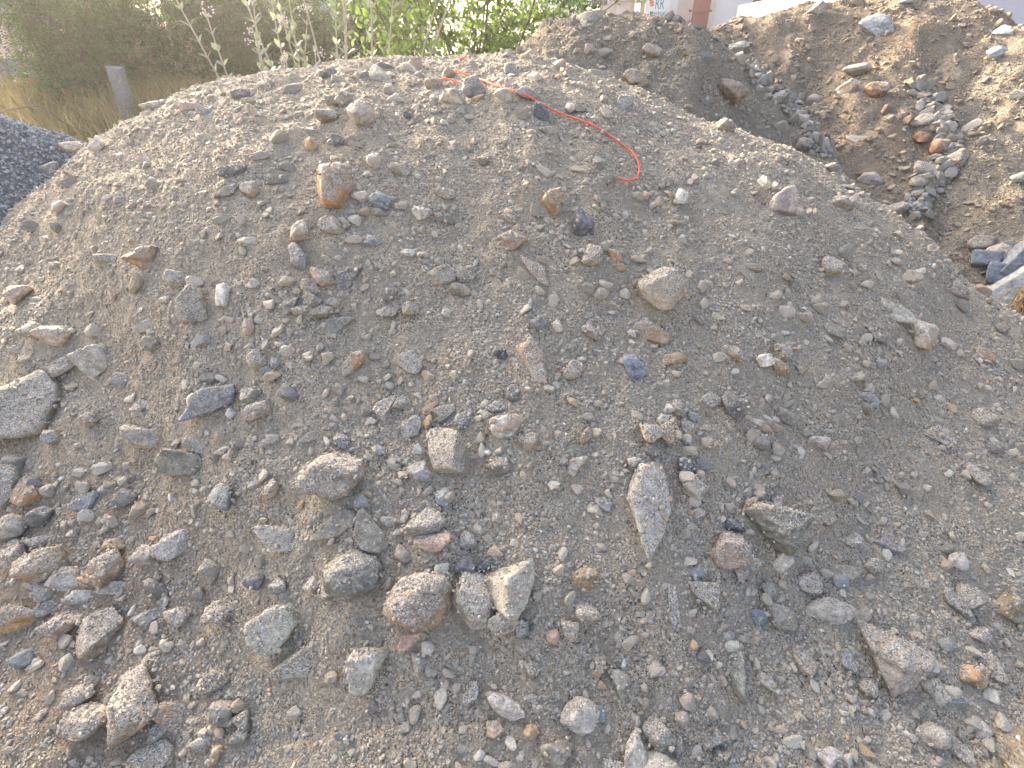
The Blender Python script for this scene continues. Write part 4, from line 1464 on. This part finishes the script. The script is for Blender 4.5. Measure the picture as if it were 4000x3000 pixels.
# brush and dry scrub at the foot of the hedge
tag(shrub("scrub_bush", gp(640, 9.2), .95, 1.1, 14, 13, 5, (.10, .035), L_DRY, B_GREY, 131, pinnate=4, wr=.6, rad=.006, low=.05, twig_len=.4), "tangle of grey-brown dry scrub behind the leaning stone post", "bush", "dry scrub at the hedge foot")
tag(shrub("scrub_bush", gp(820, 9.2), .95, 1.0, 14, 13, 5, (.10, .036), L_DARK, B_GREY, 132, pinnate=4, wr=.6, rad=.006, low=.05, twig_len=.4), "dull green scrub at the hedge foot beside the first milkweed", "bush", "dry scrub at the hedge foot")
# the leafy tree in the middle
tag(shrub("leafy_tree", gp(1800, 7.4), 2.9, .75, 24, 30, 16, (.1, .085), L_BRIGHT, B_BROWN, 141, tmpl=OVAL, wr=.78, rad=.016, low=.12, twig_len=.62, droop=.35), "bushy green tree with arching leafy twigs behind the near heap's crest", "tree")
tag(shrub("leafy_tree", gp(2230, 10.5), 2.9, .45, 5, 10, 9, (.1, .08), L_FEATHER, B_GREY, 142, tmpl=OVAL, wr=.85, rad=.012, low=.3, twig_len=.5), "slender sparse tree in front of the white clinic", "tree")
# background tree in front of the mauve wall
tag(shrub("dark_tree", gp(920, 17.5), 4.6, .42, 14, 18, 7, (.26, .09), L_BACK, B_BROWN, 143, pinnate=5, wr=.8, rad=.04, low=.25, twig_len=1.0), "dark dense tree standing in front of the mauve building", "tree")

# milkweeds: stout pale stems, big opposite oval leaves, clusters of small pale flowers
m_flower = plain_mat("milkweed_flower", (.58, .53, .52), .25, 30, .8, 0)
def milkweed(base, H, n_stems, seed, label, lean=0.0, bare=False, fan=.35):
    r = np.random.default_rng(seed); root = empty("milkweed", tuple(base)); lv = Leaves(); wood = MB(); fl = MB(); nf = 0
    for i in range(n_stems):
        a = r.uniform(0, 2 * math.pi); t0 = (i + .5) / n_stems - .5
        d = np.array([t0 * 2 * fan + lean + r.normal() * .05, r.normal() * .15, 1.0])
        L = H * r.uniform(.72, 1.0); st = np.array(stem_path(r, np.array(base) + r.normal(size=3) * (.05, .05, 0), d, L * 1.35, -.15 if not bare else -.1, .05, 9))
        wood.tube(st, list(np.linspace(.016 if bare else .011, .006, len(st))), 6)
        nn = int(L / .085); ph = r.uniform(0, 3)
        for k in range(nn):
            t = (k + .5) / nn
            if bare and r.uniform() < .72: continue
            if t < .15 and r.uniform() < .4: continue
            tt = t * (len(st) - 1); j = min(int(tt), len(st) - 2); p = st[j] + (st[j + 1] - st[j]) * (tt - j); ax = st[j + 1] - st[j]; ax /= np.linalg.norm(ax)
            ang = ph + k * math.pi / 2 + r.normal() * .15
            e1 = np.cross(ax, (0, 1, .1)); e1 /= np.linalg.norm(e1); e2 = np.cross(ax, e1)
            for sg in (0, math.pi):
                sd = e1 * math.cos(ang + sg) + e2 * math.sin(ang + sg)
                ll = .145 * (1 - .45 * t) * r.uniform(.8, 1.15)
                lv.add(p, sd + ax * (.35 + .8 * t), ax + r.normal(size=3) * .2, ll, ll * .82, float(np.clip(r.normal(.55, .25), 0, 1)))
        if not bare or i % 2 == 0:
            for _c in range(2 if not bare else 1):
                pc_ = st[-1] + r.normal(size=3) * .035 + np.array([0, 0, -.05 * _c])
                fl = MB()
                for _ in range(9):
                    q_ = pc_ + r.normal(size=3) * .022; s_ = .0085
                    V_ = [q_ + np.array(o_) * s_ * r.uniform(.7, 1.4) for o_ in ((1, 0, 0), (0, 1, 0), (-1, 0, 0), (0, -1, 0), (0, 0, 1), (0, 0, -1))]
                    fl.add(V_, [tuple(f) for f in OCTA[1]])
                rel(fl.build('flower_cluster', m_flower, None), root)
    rel(wood.build("stems", B_PALE, None, smooth=True), root)
    lv.build("leaves", L_GREY, OVAL, root, base)
    return tag(root, label, "plant", "milkweeds growing behind the near heap's crest")
for args in [(gp(925, 5.6), 1.75, 2, 201, "single tall milkweed with upright leaves, first of the row beside the hedge", -.08, False, .10),
             (gp(1000, 5.5), 1.55, 3, 202, "short bushy milkweed close beside the single tall milkweed", 0, False, .22),
             (gp(1085, 5.9), 1.60, 3, 203, "milkweed with two pale flower clusters between the short and the tallest plants", .04, False, .22),
             (gp(1185, 5.7), 2.15, 5, 204, "tallest many-stemmed milkweed in front of the ladder", -.03, False, .28),
             (gp(1275, 5.5), 1.50, 2, 205, "low milkweed with clean paired leaves at the foot of the bare forked stems", 0, False, .12),
             (gp(1330, 5.6), 2.25, 4, 206, "tall bare-stemmed milkweed forking wide with few leaves", .22, True, .42),
             (gp(1370, 5.8), 1.65, 4, 207, "leafy milkweed behind the bare forked stems", .05, False, .25)]:
    milkweed(*args)

# dry grass patch and stubble
def blades(name, x0, x1, y0, y1, n, h0, h1, mat, seed, label):
    r = np.random.default_rng(seed)
    x = r.uniform(x0, x1, n); y = r.uniform(y0, y1, n); keep = fbm2(x, y, .9, 3, seed) > -.22; x, y = x[keep], y[keep]; n = len(x)
    h = r.uniform(h0, h1, n); a = r.uniform(0, 2 * math.pi, n); w = .006 + h * .012; lx = r.normal(size=n) * .3 * h; ly = r.normal(size=n) * .3 * h
    gz = np.array([ground_h(a_, b_) for a_, b_ in zip(x, y)])
    b0 = np.stack([x - np.cos(a) * w, y - np.sin(a) * w, np.zeros(n)], -1); b1 = np.stack([x + np.cos(a) * w, y + np.sin(a) * w, np.zeros(n)], -1)
    m0 = np.stack([x + lx * .4 - np.cos(a) * w * .7, y + ly * .4 - np.sin(a) * w * .7, h * .6], -1); m1 = np.stack([x + lx * .4 + np.cos(a) * w * .7, y + ly * .4 + np.sin(a) * w * .7, h * .6], -1)
    t = np.stack([x + lx, y + ly, h], -1)
    for q_ in (b0, b1, m0, m1, t): q_[:, 2] += gz
    V = np.stack([b0, b1, m0, m1, t], 1).reshape(-1, 3); k = (np.arange(n) * 5)[:, None]
    FF = np.concatenate([k + np.array([[0, 1, 3]]), k + np.array([[0, 3, 2]]), k + np.array([[2, 3, 4]])])
    o = np_mesh(name, V, FF, mat, col=np.repeat(np.clip(r.normal(.5, .25, n), 0, 1), 5)[:, None] * np.ones((1, 3)))
    return tag(o, label, "grass", kind="stuff")
blades("dry_grass", -9.5, -1.0, 4.8, 10.2, 36000, .18, .62, L_DRY, 301, "dry yellow grass and weeds around the leaning stone post")
blades("grass", -9.5, 6.0, 8.6, 11.6, 16000, .15, .55, L_DARK, 302, "green weeds growing along the foot of the hedge")

# ------------------------------------------------------------------ stone post and wires
m_post = plain_mat("granite", (.25, .245, .24), .3, 30, .95, .8)
Y0 = 7.2
pt = at(452, 262, Y0); pb = at(520, 520, Y0); ax = (pt - pb); gz_ = ground_h(pb[0], pb[1]); foot = pb + ax * ((gz_ - pb[2]) / ax[2]) - ax * .08
mb = MB(); r = np.random.default_rng(3); rings = 9
for i in range(rings):
    t = i / (rings - 1); c = foot + (pt - foot) * t; w = .088 - .018 * t; dd = .06
    for sx, sy in ((-1, -1), (1, -1), (1, 1), (-1, 1)):
        mb.v.append((c[0] + sx * w + r.normal() * .007, c[1] + sy * dd + r.normal() * .007, c[2] + (sx * -.012 + r.normal() * .01 if i == rings - 1 else 0)))
for i in range(rings - 1):
    for k in range(4): mb.f.append((i * 4 + k, i * 4 + (k + 1) % 4, (i + 1) * 4 + (k + 1) % 4, (i + 1) * 4 + k))
mb.f.append(tuple((rings - 1) * 4 + k for k in range(4))); mb.f.append((3, 2, 1, 0))
po = mb.build("stone_post", m_post, bevel=.008, origin=tuple(foot)); tag(po, "leaning rough granite fence post in the dry grass behind the near heap", "post")
m_wire = plain_mat("rusty_wire", (.20, .17, .15), .2, 20, .7, 0, .4)
cpt = foot + (pt - foot) * .52
ringp = [(cpt[0] + sx * .095, cpt[1] + sy * .07, cpt[2] + dz) for sx, sy, dz in ((-1, -1, 0), (1, -1, .004), (1, 1, .01), (-1, 1, .004), (-1, -1, 0))]
wo = MB().tube(ringp, .003, 4).build("tie_wire", m_wire, None); wo.parent = po; wo.location = tuple(-Vector(po.location))
wp = [at(0, 440, 5.9), at(60, 424, 6.0), at(150, 416, 6.1), at(195, 440, 6.2), at(260, 485, 6.4), at(330, 515, 6.6), at(410, 545, 6.9)]
tag(MB().tube(catmull(wp), .006, 6).build("fence_wire", m_wire), "bent loose fence wire sagging over the dry grass toward the post", "wire")
for k, (y0, y1) in enumerate(((41, 46), (57, 60), (70, 74), (78, 84))):
    a_, b_ = at(620, y0, 15.0), at(1160, y1, 15.4); ext = (b_ - a_)
    pts_ = [a_ - ext * .8 + ext * 2.4 * t / 12 + np.array([0, 0, -.25 * 4 * (t / 12) * (1 - t / 12) + .2]) for t in range(13)]
    tag(MB().tube(pts_, .010, 5).build("overhead_wire", plain_mat("wire_grey", (.35, .35, .36), .1, 5, .6, 0) if k == 0 else bpy.data.materials["wire_grey"]), ["topmost", "second from top", "third from top", "lowest"][k] + " of the overhead wires in front of the mauve building", "wire", "overhead wires in front of the mauve building")

# ------------------------------------------------------------------ buildings and walls
M_WHITE = plain_mat("white_paint", (.60, .615, .63), .06, 1.5, .8, .15, streak=True)
M_PALEBLUE = plain_mat("pale_blue_sheet", (.40, .45, .50), .07, 1.2, .6, .1, streak=True)
M_MAUVE = plain_mat("mauve_plaster", (.34, .275, .28), .10, 1.0, .9, .15, streak=True)
M_CREAM = plain_mat("cream_plaster", (.60, .47, .36), .10, 1.0, .9, .15, streak=True)
M_GREYW = plain_mat("grey_blocks", (.22, .22, .215), .22, 2.0, .95, .5)
M_SLAB = plain_mat("grey_slab", (.33, .34, .37), .1, 2.0, .85, .1)
M_WOOD = plain_mat("brown_frame", (.23, .13, .085), .2, 6, .6, .1)
M_BEIGE = plain_mat("beige_frame", (.55, .46, .40), .08, 4, .7, .1)
M_GLASS = plain_mat("teal_glass", (.05, .125, .135), .25, 3, .12, 0)
M_MAROON = plain_mat("maroon_paint", (.20, .042, .03), .15, 8, .6, .1)
M_STEEL = plain_mat("dark_steel", (.05, .05, .055), .2, 10, .6, .1)
M_DARK = plain_mat("dark_awning", (.045, .055, .075), .2, 4, .8, .1)
M_LAV = plain_mat("lavender_wall", (.50, .51, .57), .06, 1.2, .9, .12, streak=True)
M_SHED = plain_mat("brown_shed", (.27, .19, .155), .2, 2.0, .9, .3, streak=True)

def pbox(px0, py0, px1, py1, Y0, thick, z0=None, z1=None, front=0.0):
    """a box whose front face, Y0 metres ahead, spans two picture points; thickness goes backwards"""
    a = at(px0, py0, Y0); b = at(px1, py1, Y0)
    return (min(a[0], b[0]), Y0 - front, b[2] if z0 is None else z0), (max(a[0], b[0]), Y0 + thick, a[2] if z1 is None else z1)

def part(name, mat, parent, boxes, bevel=0.0):
    mb = MB()
    for lo, hi in boxes: mb.box(lo, hi)
    o = mb.build(name, mat, None, bevel=bevel); rel(o, parent); return o

# --- white clinic with its signboard
YC = 24.0
cl = empty("clinic", (4.2, YC, 0))
def C(x0, y0, x1, y1):                                    # crop coordinates of the clinic view -> picture
    return 2050 + .669 * x0, .669 * y0, 2050 + .669 * x1, .669 * y1
XL = at(2115, 50, YC)[0]; XR = at(2990, 50, YC)[0]
z_top = 4.6
wall_boxes = []
def wb(x0, x1, z0=0.0, z1=z_top, front=0.0):
    a = at(2050 + .669 * x0, 40, YC)[0]; b = at(2050 + .669 * x1, 40, YC)[0]; wall_boxes.append(((a, YC - front, z0), (b, YC + .25, z1)))
zz = lambda y: at(2400, .669 * y, YC)[2]
wb(100, 330); wb(330, 445, 0, zz(78)); wb(330, 445, zz(38), z_top); wb(445, 622); wb(622, 716, 0, zz(118)); wb(622, 716, zz(6), z_top); wb(716, 905); wb(905, 1110, zz(-25), z_top); wb(1110, 1320)
part("wall", M_WHITE, cl, wall_boxes)
def cb(x0, y0, x1, y1, thick, front): 
    q = C(x0, y0, x1, y1); return pbox(*q, YC, thick, front=front)
part("roof", M_SLAB, cl, [((XL - .6, YC - .9, z_top), (XR + .5, YC + 6, z_top + .18))])
part("side_wall", M_WHITE, cl, [((XL, YC + .26, 0), (XL + .2, YC + 5.9, z_top - .002))])
part("side_wall", M_WHITE, cl, [((XR + .8, YC + .26, 0), (XR + 1.0, YC + 5.9, z_top - .002))])
part("sunshade", M_SLAB, cl, [cb(498, -6, 642, 10, .0, .75)])
part("awning", M_DARK, cl, [cb(392, 6, 468, 34, .0, .55)])
w = part("window", M_WOOD, cl, [cb(340, 40, 345, 77, .05, .04), cb(440, 40, 445, 77, .05, .04), cb(345, 40, 440, 44, .05, .04)])
part("pane", M_GLASS, w, [cb(345, 44, 440, 77, .04, -.05)])
w2 = part("window", M_BEIGE, cl, [cb(622, 6, 632, 118, .06, .05), cb(678, 16, 690, 118, .06, .05), cb(708, 6, 716, 118, .06, .05), cb(632, 6, 708, 16, .06, .05)])
part("pane", M_GLASS, w2, [cb(632, 16, 678, 118, .03, -.06), cb(690, 16, 708, 118, .03, -.06)])
part("drain_pipe", M_WHITE, cl, [cb(530, 25, 545, 260, .0, .14)], bevel=.04)
d = part("doorway", M_BEIGE, cl, [cb(905, -25, 948, 330, .08, .03), cb(1035, -25, 1060, 330, .08, .03)])
dr = part("door", plain_mat("cream_door", (.68, .61, .55), .05, 3, .6, .1), cl, [cb(948, -25, 1035, 330, .05, -.12)])
part("panel", bpy.data.materials["cream_door"], dr, [cb(956, -10, 1003, 70, .0, .0 - .10), cb(956, 90, 1003, 200, .0, -.10)], bevel=.02)
g1 = part("window", M_GLASS, cl, [cb(1060, -25, 1110, 150, .05, -.06)])
tag(cl, "white clinic building with teal windows and cream door behind the middle heap", "building")
pole = empty("porch_post", tuple(at(2050 + .669 * 1020, 60, YC - 1.0) * np.array([1, 1, 0])))
part("post", M_MAROON, pole, [pbox(*C(1006, -60, 1034, 330), YC - 1.0, .15, z0=0)])
part("crossbar", M_MAROON, pole, [pbox(*C(960, 57, 1088, 70), YC - 1.02, .0, front=.08)])
tag(pole, "maroon porch post with a crossbar in front of the clinic door", "post")

# signboard
sg = empty("signboard", tuple(at(2050 + .669 * 775, 60, YC - .5) * np.array([1, 1, 0])))
part("board", plain_mat("sign_white", (.64, .65, .66), .02, 2, .5, 0), sg, [pbox(*C(718, -70, 836, 93), YC - .5, .06)], bevel=.02)
m_teal = plain_mat("sign_teal", (.02, .25, .36), .03, 2, .5, 0); m_or = plain_mat("sign_orange", (.72, .20, .06), .03, 2, .5, 0); m_bl = plain_mat("sign_blue", (.04, .16, .40), .03, 2, .5, 0)
def text(s, x0, x1, ybase, ycap, mat, name):
    cu = bpy.data.curves.new(name, 'FONT'); cu.body = s; cu.extrude = .006; cu.materials.append(mat); cu.offset = .004
    o = bpy.data.objects.new('text_curve', cu); COL.objects.link(o); bpy.context.view_layer.update()
    dim = o.dimensions; a = at(*C(x0, ybase, x0, ybase)[:2], YC - .52); b = at(*C(x1, ycap, x1, ycap)[:2], YC - .52)
    k = (b[0] - a[0]) / dim.x; kz = (b[2] - a[2]) / dim.y
    o.scale = (k, kz, 1); o.rotation_euler = (math.pi / 2, 0, 0)
    me = bpy.data.meshes.new_from_object(o.evaluated_get(bpy.context.evaluated_depsgraph_get())); me.name = name
    if not me.materials: me.materials.append(mat)
    m_ = bpy.data.objects.new("lettering", me); m_.scale = o.scale; m_.rotation_euler = o.rotation_euler; COL.objects.link(m_); bpy.data.objects.remove(o); o = m_
    o.parent = sg; o.location = Vector((a[0], YC - .515, a[2])) - Vector(sg.location)
    return o
text("RR", 757, 817, 53, -14, m_teal, "lettering")
text("Medical", 727, 819, 87, 63, m_teal, "lettering")
part("emblem", m_or, sg, [pbox(*C(738, -8, 746, 38), YC - .515, .0, front=.01), pbox(*C(730, 8, 738, 22), YC - .515, .0, front=.01), pbox(*C(746, 8, 753, 22), YC - .515, .0, front=.01)])
part("emblem", m_bl, sg, [pbox(*C(729, -4, 736, 6), YC - .515, .0, front=.01), pbox(*C(748, 25, 754, 33), YC - .515, .0, front=.01)])
tag(sg, "white signboard with teal lettering and a small cross on the clinic wall", "sign")

# --- pale walls behind the brown heap
zt = at(2885, 22, 19.5)[2]
A = at(2885, 22, 19.5); B2 = at(3130, -14, 15.2)
wl = MB(); th = .2
p0 = np.array([A[0], A[1]]); p1 = np.array([B2[0], B2[1]]); dirn = (p1 - p0) / np.linalg.norm(p1 - p0); p1 = p0 + dirn * 9; nrm2 = np.array([-dirn[1], dirn[0]]) * th
if nrm2[0] < 0: nrm2 = -nrm2
c4 = [p0, p1, p1 + nrm2, p0 + nrm2]
wl.add([(c[0], c[1], 0) for c in c4] + [(c[0], c[1], zt) for c in c4], [(0, 1, 5, 4), (1, 2, 6, 5), (2, 3, 7, 6), (3, 0, 4, 7), (4, 5, 6, 7)])
tag(wl.build("compound_wall", M_WHITE), "whitewashed compound wall running behind the brown heap", "wall")
hb = empty("house", (12.0, 12.6, 0))
lx = at(3700, 20, 12.6)[0]
part("wall", M_LAV, hb, [((lx, 12.6, 0), (lx + 9, 12.85, 4.2)), ((lx, 12.86, 0), (lx + .25, 18, 4.198))])
part("roof", M_SLAB, hb, [((lx - .3, 12.2, 4.2), (lx + 9.2, 18.2, 4.36))])
tag(hb, "pale lavender house wall rising beside the summit of the brown heap", "building")
rb = empty("house", tuple(at(2960, 0, 26) * np.array([1, 1, 0])))
x0 = at(2880, 10, 26)[0]; x1 = at(3500, 10, 26)[0]
part("wall", M_WHITE, rb, [((x0, 26, 0), (x1, 26.3, 5.2))])
part("roof", M_SLAB, rb, [((x0 - .3, 25.4, 5.2), (x1 + .3, 32, 5.4))])
sx0 = at(2926, 5, 25.96)[0]; sx1 = at(2978, 5, 25.96)[0]
wn = part("window", M_MAROON, rb, [((sx0, 25.95, 2.2), (sx0 + .06, 26.0, 4.4)), ((sx1 - .06, 25.95, 2.2), (sx1, 26.0, 4.4))] + [((sx0 + .1 + (sx1 - sx0 - .2) * k / 5, 25.96, 2.2), (sx0 + .14 + (sx1 - sx0 - .2) * k / 5, 25.99, 4.4)) for k in range(6)])
part("shutter", plain_mat("pink_shutter", (.55, .25, .22), .1, 4, .7, .1), wn, [((sx0 + .06, 25.985, 2.2), (sx1 - .06, 25.998, 4.4))])
tag(rb, "white house with a red barred window above the compound wall", "building")

# --- mauve building
mvx0 = at(640, 60, 20)[0]; mvx1 = at(1215, 60, 20)[0]
mv = empty("house", ((mvx0 + mvx1) / 2, 20, 0))
wz0 = at(780, 116, 20)[2]; wz1 = at(780, 44, 20)[2]; wx0 = at(738, 60, 20)[0]; wx1 = at(798, 60, 20)[0]
part("wall", M_MAUVE, mv, [((mvx0, 20, 0), (wx0, 20.25, 6)), ((wx1, 20, 0), (mvx1, 20.25, 6)), ((wx0, 20, 0), (wx1, 20.25, wz0)), ((wx0, 20, wz1), (wx1, 20.25, 6)), ((mvx0, 20.26, 0), (mvx0 + .25, 28, 5.998))])
part("roof", M_SLAB, mv, [((mvx0 - .3, 19.6, 6), (mvx1 + .3, 28.2, 6.2))])
wn = part("window", M_WHITE, mv, [((wx0, 20.08, wz0), (wx0 + .05, 20.14, wz1)), ((wx1 - .05, 20.08, wz0), (wx1, 20.14, wz1)), ((wx0 + (wx1 - wx0) * .45, 20.08, wz0), (wx0 + (wx1 - wx0) * .45 + .05, 20.14, wz1))])
part("pane", M_STEEL, wn, [((wx0 + .002, 20.17, wz0), (wx1 - .002, 20.19, wz1))])
part("sunshade", M_WHITE, mv, [((wx0 - .12, 19.55, wz1 + .02), (wx1 + .12, 19.997, wz1 + .12))])
tag(mv, "mauve plastered house with a small shaded window behind the hedge", "building")

# --- pale blue sheet-clad container with ladder
tx0 = at(1150, 60, 16)[0]; tx1 = at(1430, 60, 16)[0]; tz = at(1300, 108, 16)[2]
tk = empty("storage_tank", ((tx0 + tx1) / 2, 16, 0))
mb = MB(); nrib = 26
for k in range(nrib):
    xa = tx0 + (tx1 - tx0) * k / nrib; xb = tx0 + (tx1 - tx0) * (k + 1) / nrib; f = .03 if k % 2 else 0
    mb.box((xa, 16 - f, tz), (xb, 18.2, 5.0))
rel(mb.build("cladding", M_PALEBLUE), tk)
part("base_frame", M_STEEL, tk, [((tx0, 15.95, tz - .12), (tx1, 18.2, tz - .002))])
for x in (tx0 + .1, tx1 - .25): part("leg", M_STEEL, tk, [((x, 16.02, 0), (x + .15, 16.17, tz - .122))])
tag(tk, "pale blue sheet-clad storage tank on legs behind the milkweeds", "tank")
ld = empty("ladder", tuple(at(1270, 80, 15.6) * np.array([1, 1, 0])))
la, lb = at(1236, 0, 15.85), at(1262, 86, 15.5); ra, rb2 = at(1272, 0, 15.85), at(1294, 80, 15.5)
def extend(a, b, z0, z1):
    t0 = (z0 - b[2]) / (a[2] - b[2]); t1 = (z1 - b[2]) / (a[2] - b[2]); return b + (a - b) * t0, b + (a - b) * t1
l0, l1 = extend(la, lb, 0.0, 4.9); r0_, r1_ = extend(ra, rb2, 0.0, 4.9)
for p, q_ in ((l0, l1), (r0_, r1_)): rel(MB().tube([p, q_], .028, 6).build("rail", M_STEEL), ld)
for k in range(17):
    t = .04 + k * .057; rel(MB().tube([l0 + (l1 - l0) * t, r0_ + (r1_ - r0_) * t], .014, 5).build("rung", M_STEEL), ld)
tag(ld, "dark steel ladder leaning on the pale blue storage tank", "ladder")

# --- brown shed with posts beside the tank
s0 = at(1440, 60, 19)[0]; s1 = at(1660, 60, 19)[0]; sz = at(1550, 52, 19)[2]
sh = empty("shed", ((s0 + s1) / 2, 19, 0))
part("wall", M_SHED, sh, [((s0, 19.6, sz), (s1, 19.8, 4.4))])
part("roof", M_SHED, sh, [((s0 - .3, 18.8, 4.4), (s1 + .3, 22, 4.55))])
for px in (1462, 1500, 1588, 1640):
    x = at(px, 60, 19)[0]; part("post", M_WOOD, sh, [((x - .07, 19.0, 0), (x + .07, 19.14, 4.398))])
tag(sh, "brown open shed on posts between the tank and the leafy tree", "shed")

# --- buildings at the far side of the feathery shrubs
cx0 = at(-420, 60, 15)[0]; cx1 = at(62, 60, 15)[0]; cz = at(30, 46, 15)[2]
cb_ = empty("house", ((cx0 + cx1) / 2, 15, 0))
part("wall", M_CREAM, cb_, [((cx0, 15, 0), (cx1, 15.25, cz)), ((cx1 - .25, 15.26, 0), (cx1, 22, cz - .002))])
part("upper_wall", M_PALEBLUE, cb_, [((cx0, 15.05, cz + .002), (at(235, 30, 15)[0], 15.25, 5.0))])
tag(cb_, "cream house with a pale blue upper storey behind the tall feathery tree", "building")
fx0 = at(270, 80, 30)[0]; fx1 = at(520, 80, 30)[0]; fz = at(400, 66, 30)[2]
fb = empty("house", ((fx0 + fx1) / 2, 30, 0))
part("wall", M_PALEBLUE, fb, [((fx0, 30, 0), (fx1, 30.3, at(400, 104, 30)[2]))])
part("upper_wall", M_WHITE, fb, [((fx0, 30.05, at(400, 104, 30)[2] + .002), (fx1, 30.3, fz))])
part("roof", M_SLAB, fb, [((fx0 - .2, 29.7, fz + .002), (fx1 + .2, 36, fz + .15))])
tag(fb, "pale blue low house seen between the shrubs below the bright sky", "building")
wz = at(200, 230, 13.0)[2]
gw = MB().box((at(-500, 230, 13)[0], 13.0, 0), (at(640, 230, 13)[0], 13.22, wz)); 
tag(gw.build("compound_wall", M_GREYW), "grey block compound wall behind the feathery shrub and hedge", "wall")

# ------------------------------------------------------------------ scattering volume added to imitate the lens's veiling glare
hz = MB().box((-128, -128, -1.2), (128, 128, 8.6)).build("glare_haze", bpy.data.materials.new("glare_haze"))
hm = bpy.data.materials["glare_haze"]; hm.use_nodes = True; hm.node_tree.nodes.clear()
ho = hm.node_tree.nodes.new("ShaderNodeOutputMaterial"); hv = hm.node_tree.nodes.new("ShaderNodeVolumePrincipled")
hv.inputs["Color"].default_value = (.95, .94, .92, 1); hv.inputs["Density"].default_value = .0028; hv.inputs["Anisotropy"].default_value = .55
hm.node_tree.links.new(hv.outputs[0], ho.inputs["Volume"])
tag(hz, kind="stuff")
# ------------------------------------------------------------------ light
SUN_AZ = math.radians(-37); SUN_EL = math.radians(23)
world = bpy.data.worlds.new("World"); scene.world = world; world.use_nodes = True
wn = world.node_tree; wn.nodes.clear()
sky = wn.nodes.new("ShaderNodeTexSky"); sky.sky_type = 'NISHITA'; sky.sun_disc = False
sky.sun_elevation = SUN_EL; sky.sun_rotation = SUN_AZ; sky.air_density = .7; sky.dust_density = 9.0; sky.ozone_density = 1.0
bg = wn.nodes.new("ShaderNodeBackground"); bg.inputs["Strength"].default_value = .15
wo_ = wn.nodes.new("ShaderNodeOutputWorld"); wn.links.new(sky.outputs[0], bg.inputs[0]); wn.links.new(bg.outputs[0], wo_.inputs[0])
sl = bpy.data.lights.new("sun", 'SUN'); sl.energy = 2.8; sl.angle = math.radians(.6); sl.color = (1.0, .84, .62)
so = bpy.data.objects.new("sun", sl); COL.objects.link(so)
sd = Vector((math.sin(SUN_AZ) * math.cos(SUN_EL), math.cos(SUN_AZ) * math.cos(SUN_EL), math.sin(SUN_EL)))
so.rotation_euler = sd.to_track_quat('Z', 'Y').to_euler(); so.location = tuple(sd * 30)
vs = scene.view_settings; vs.view_transform = 'Standard'; vs.look = 'None'; vs.exposure = 2.65; vs.gamma = 1.0; vs.use_curve_mapping = False
scene.display_settings.display_device = 'sRGB'
scene.cycles.max_bounces = 6
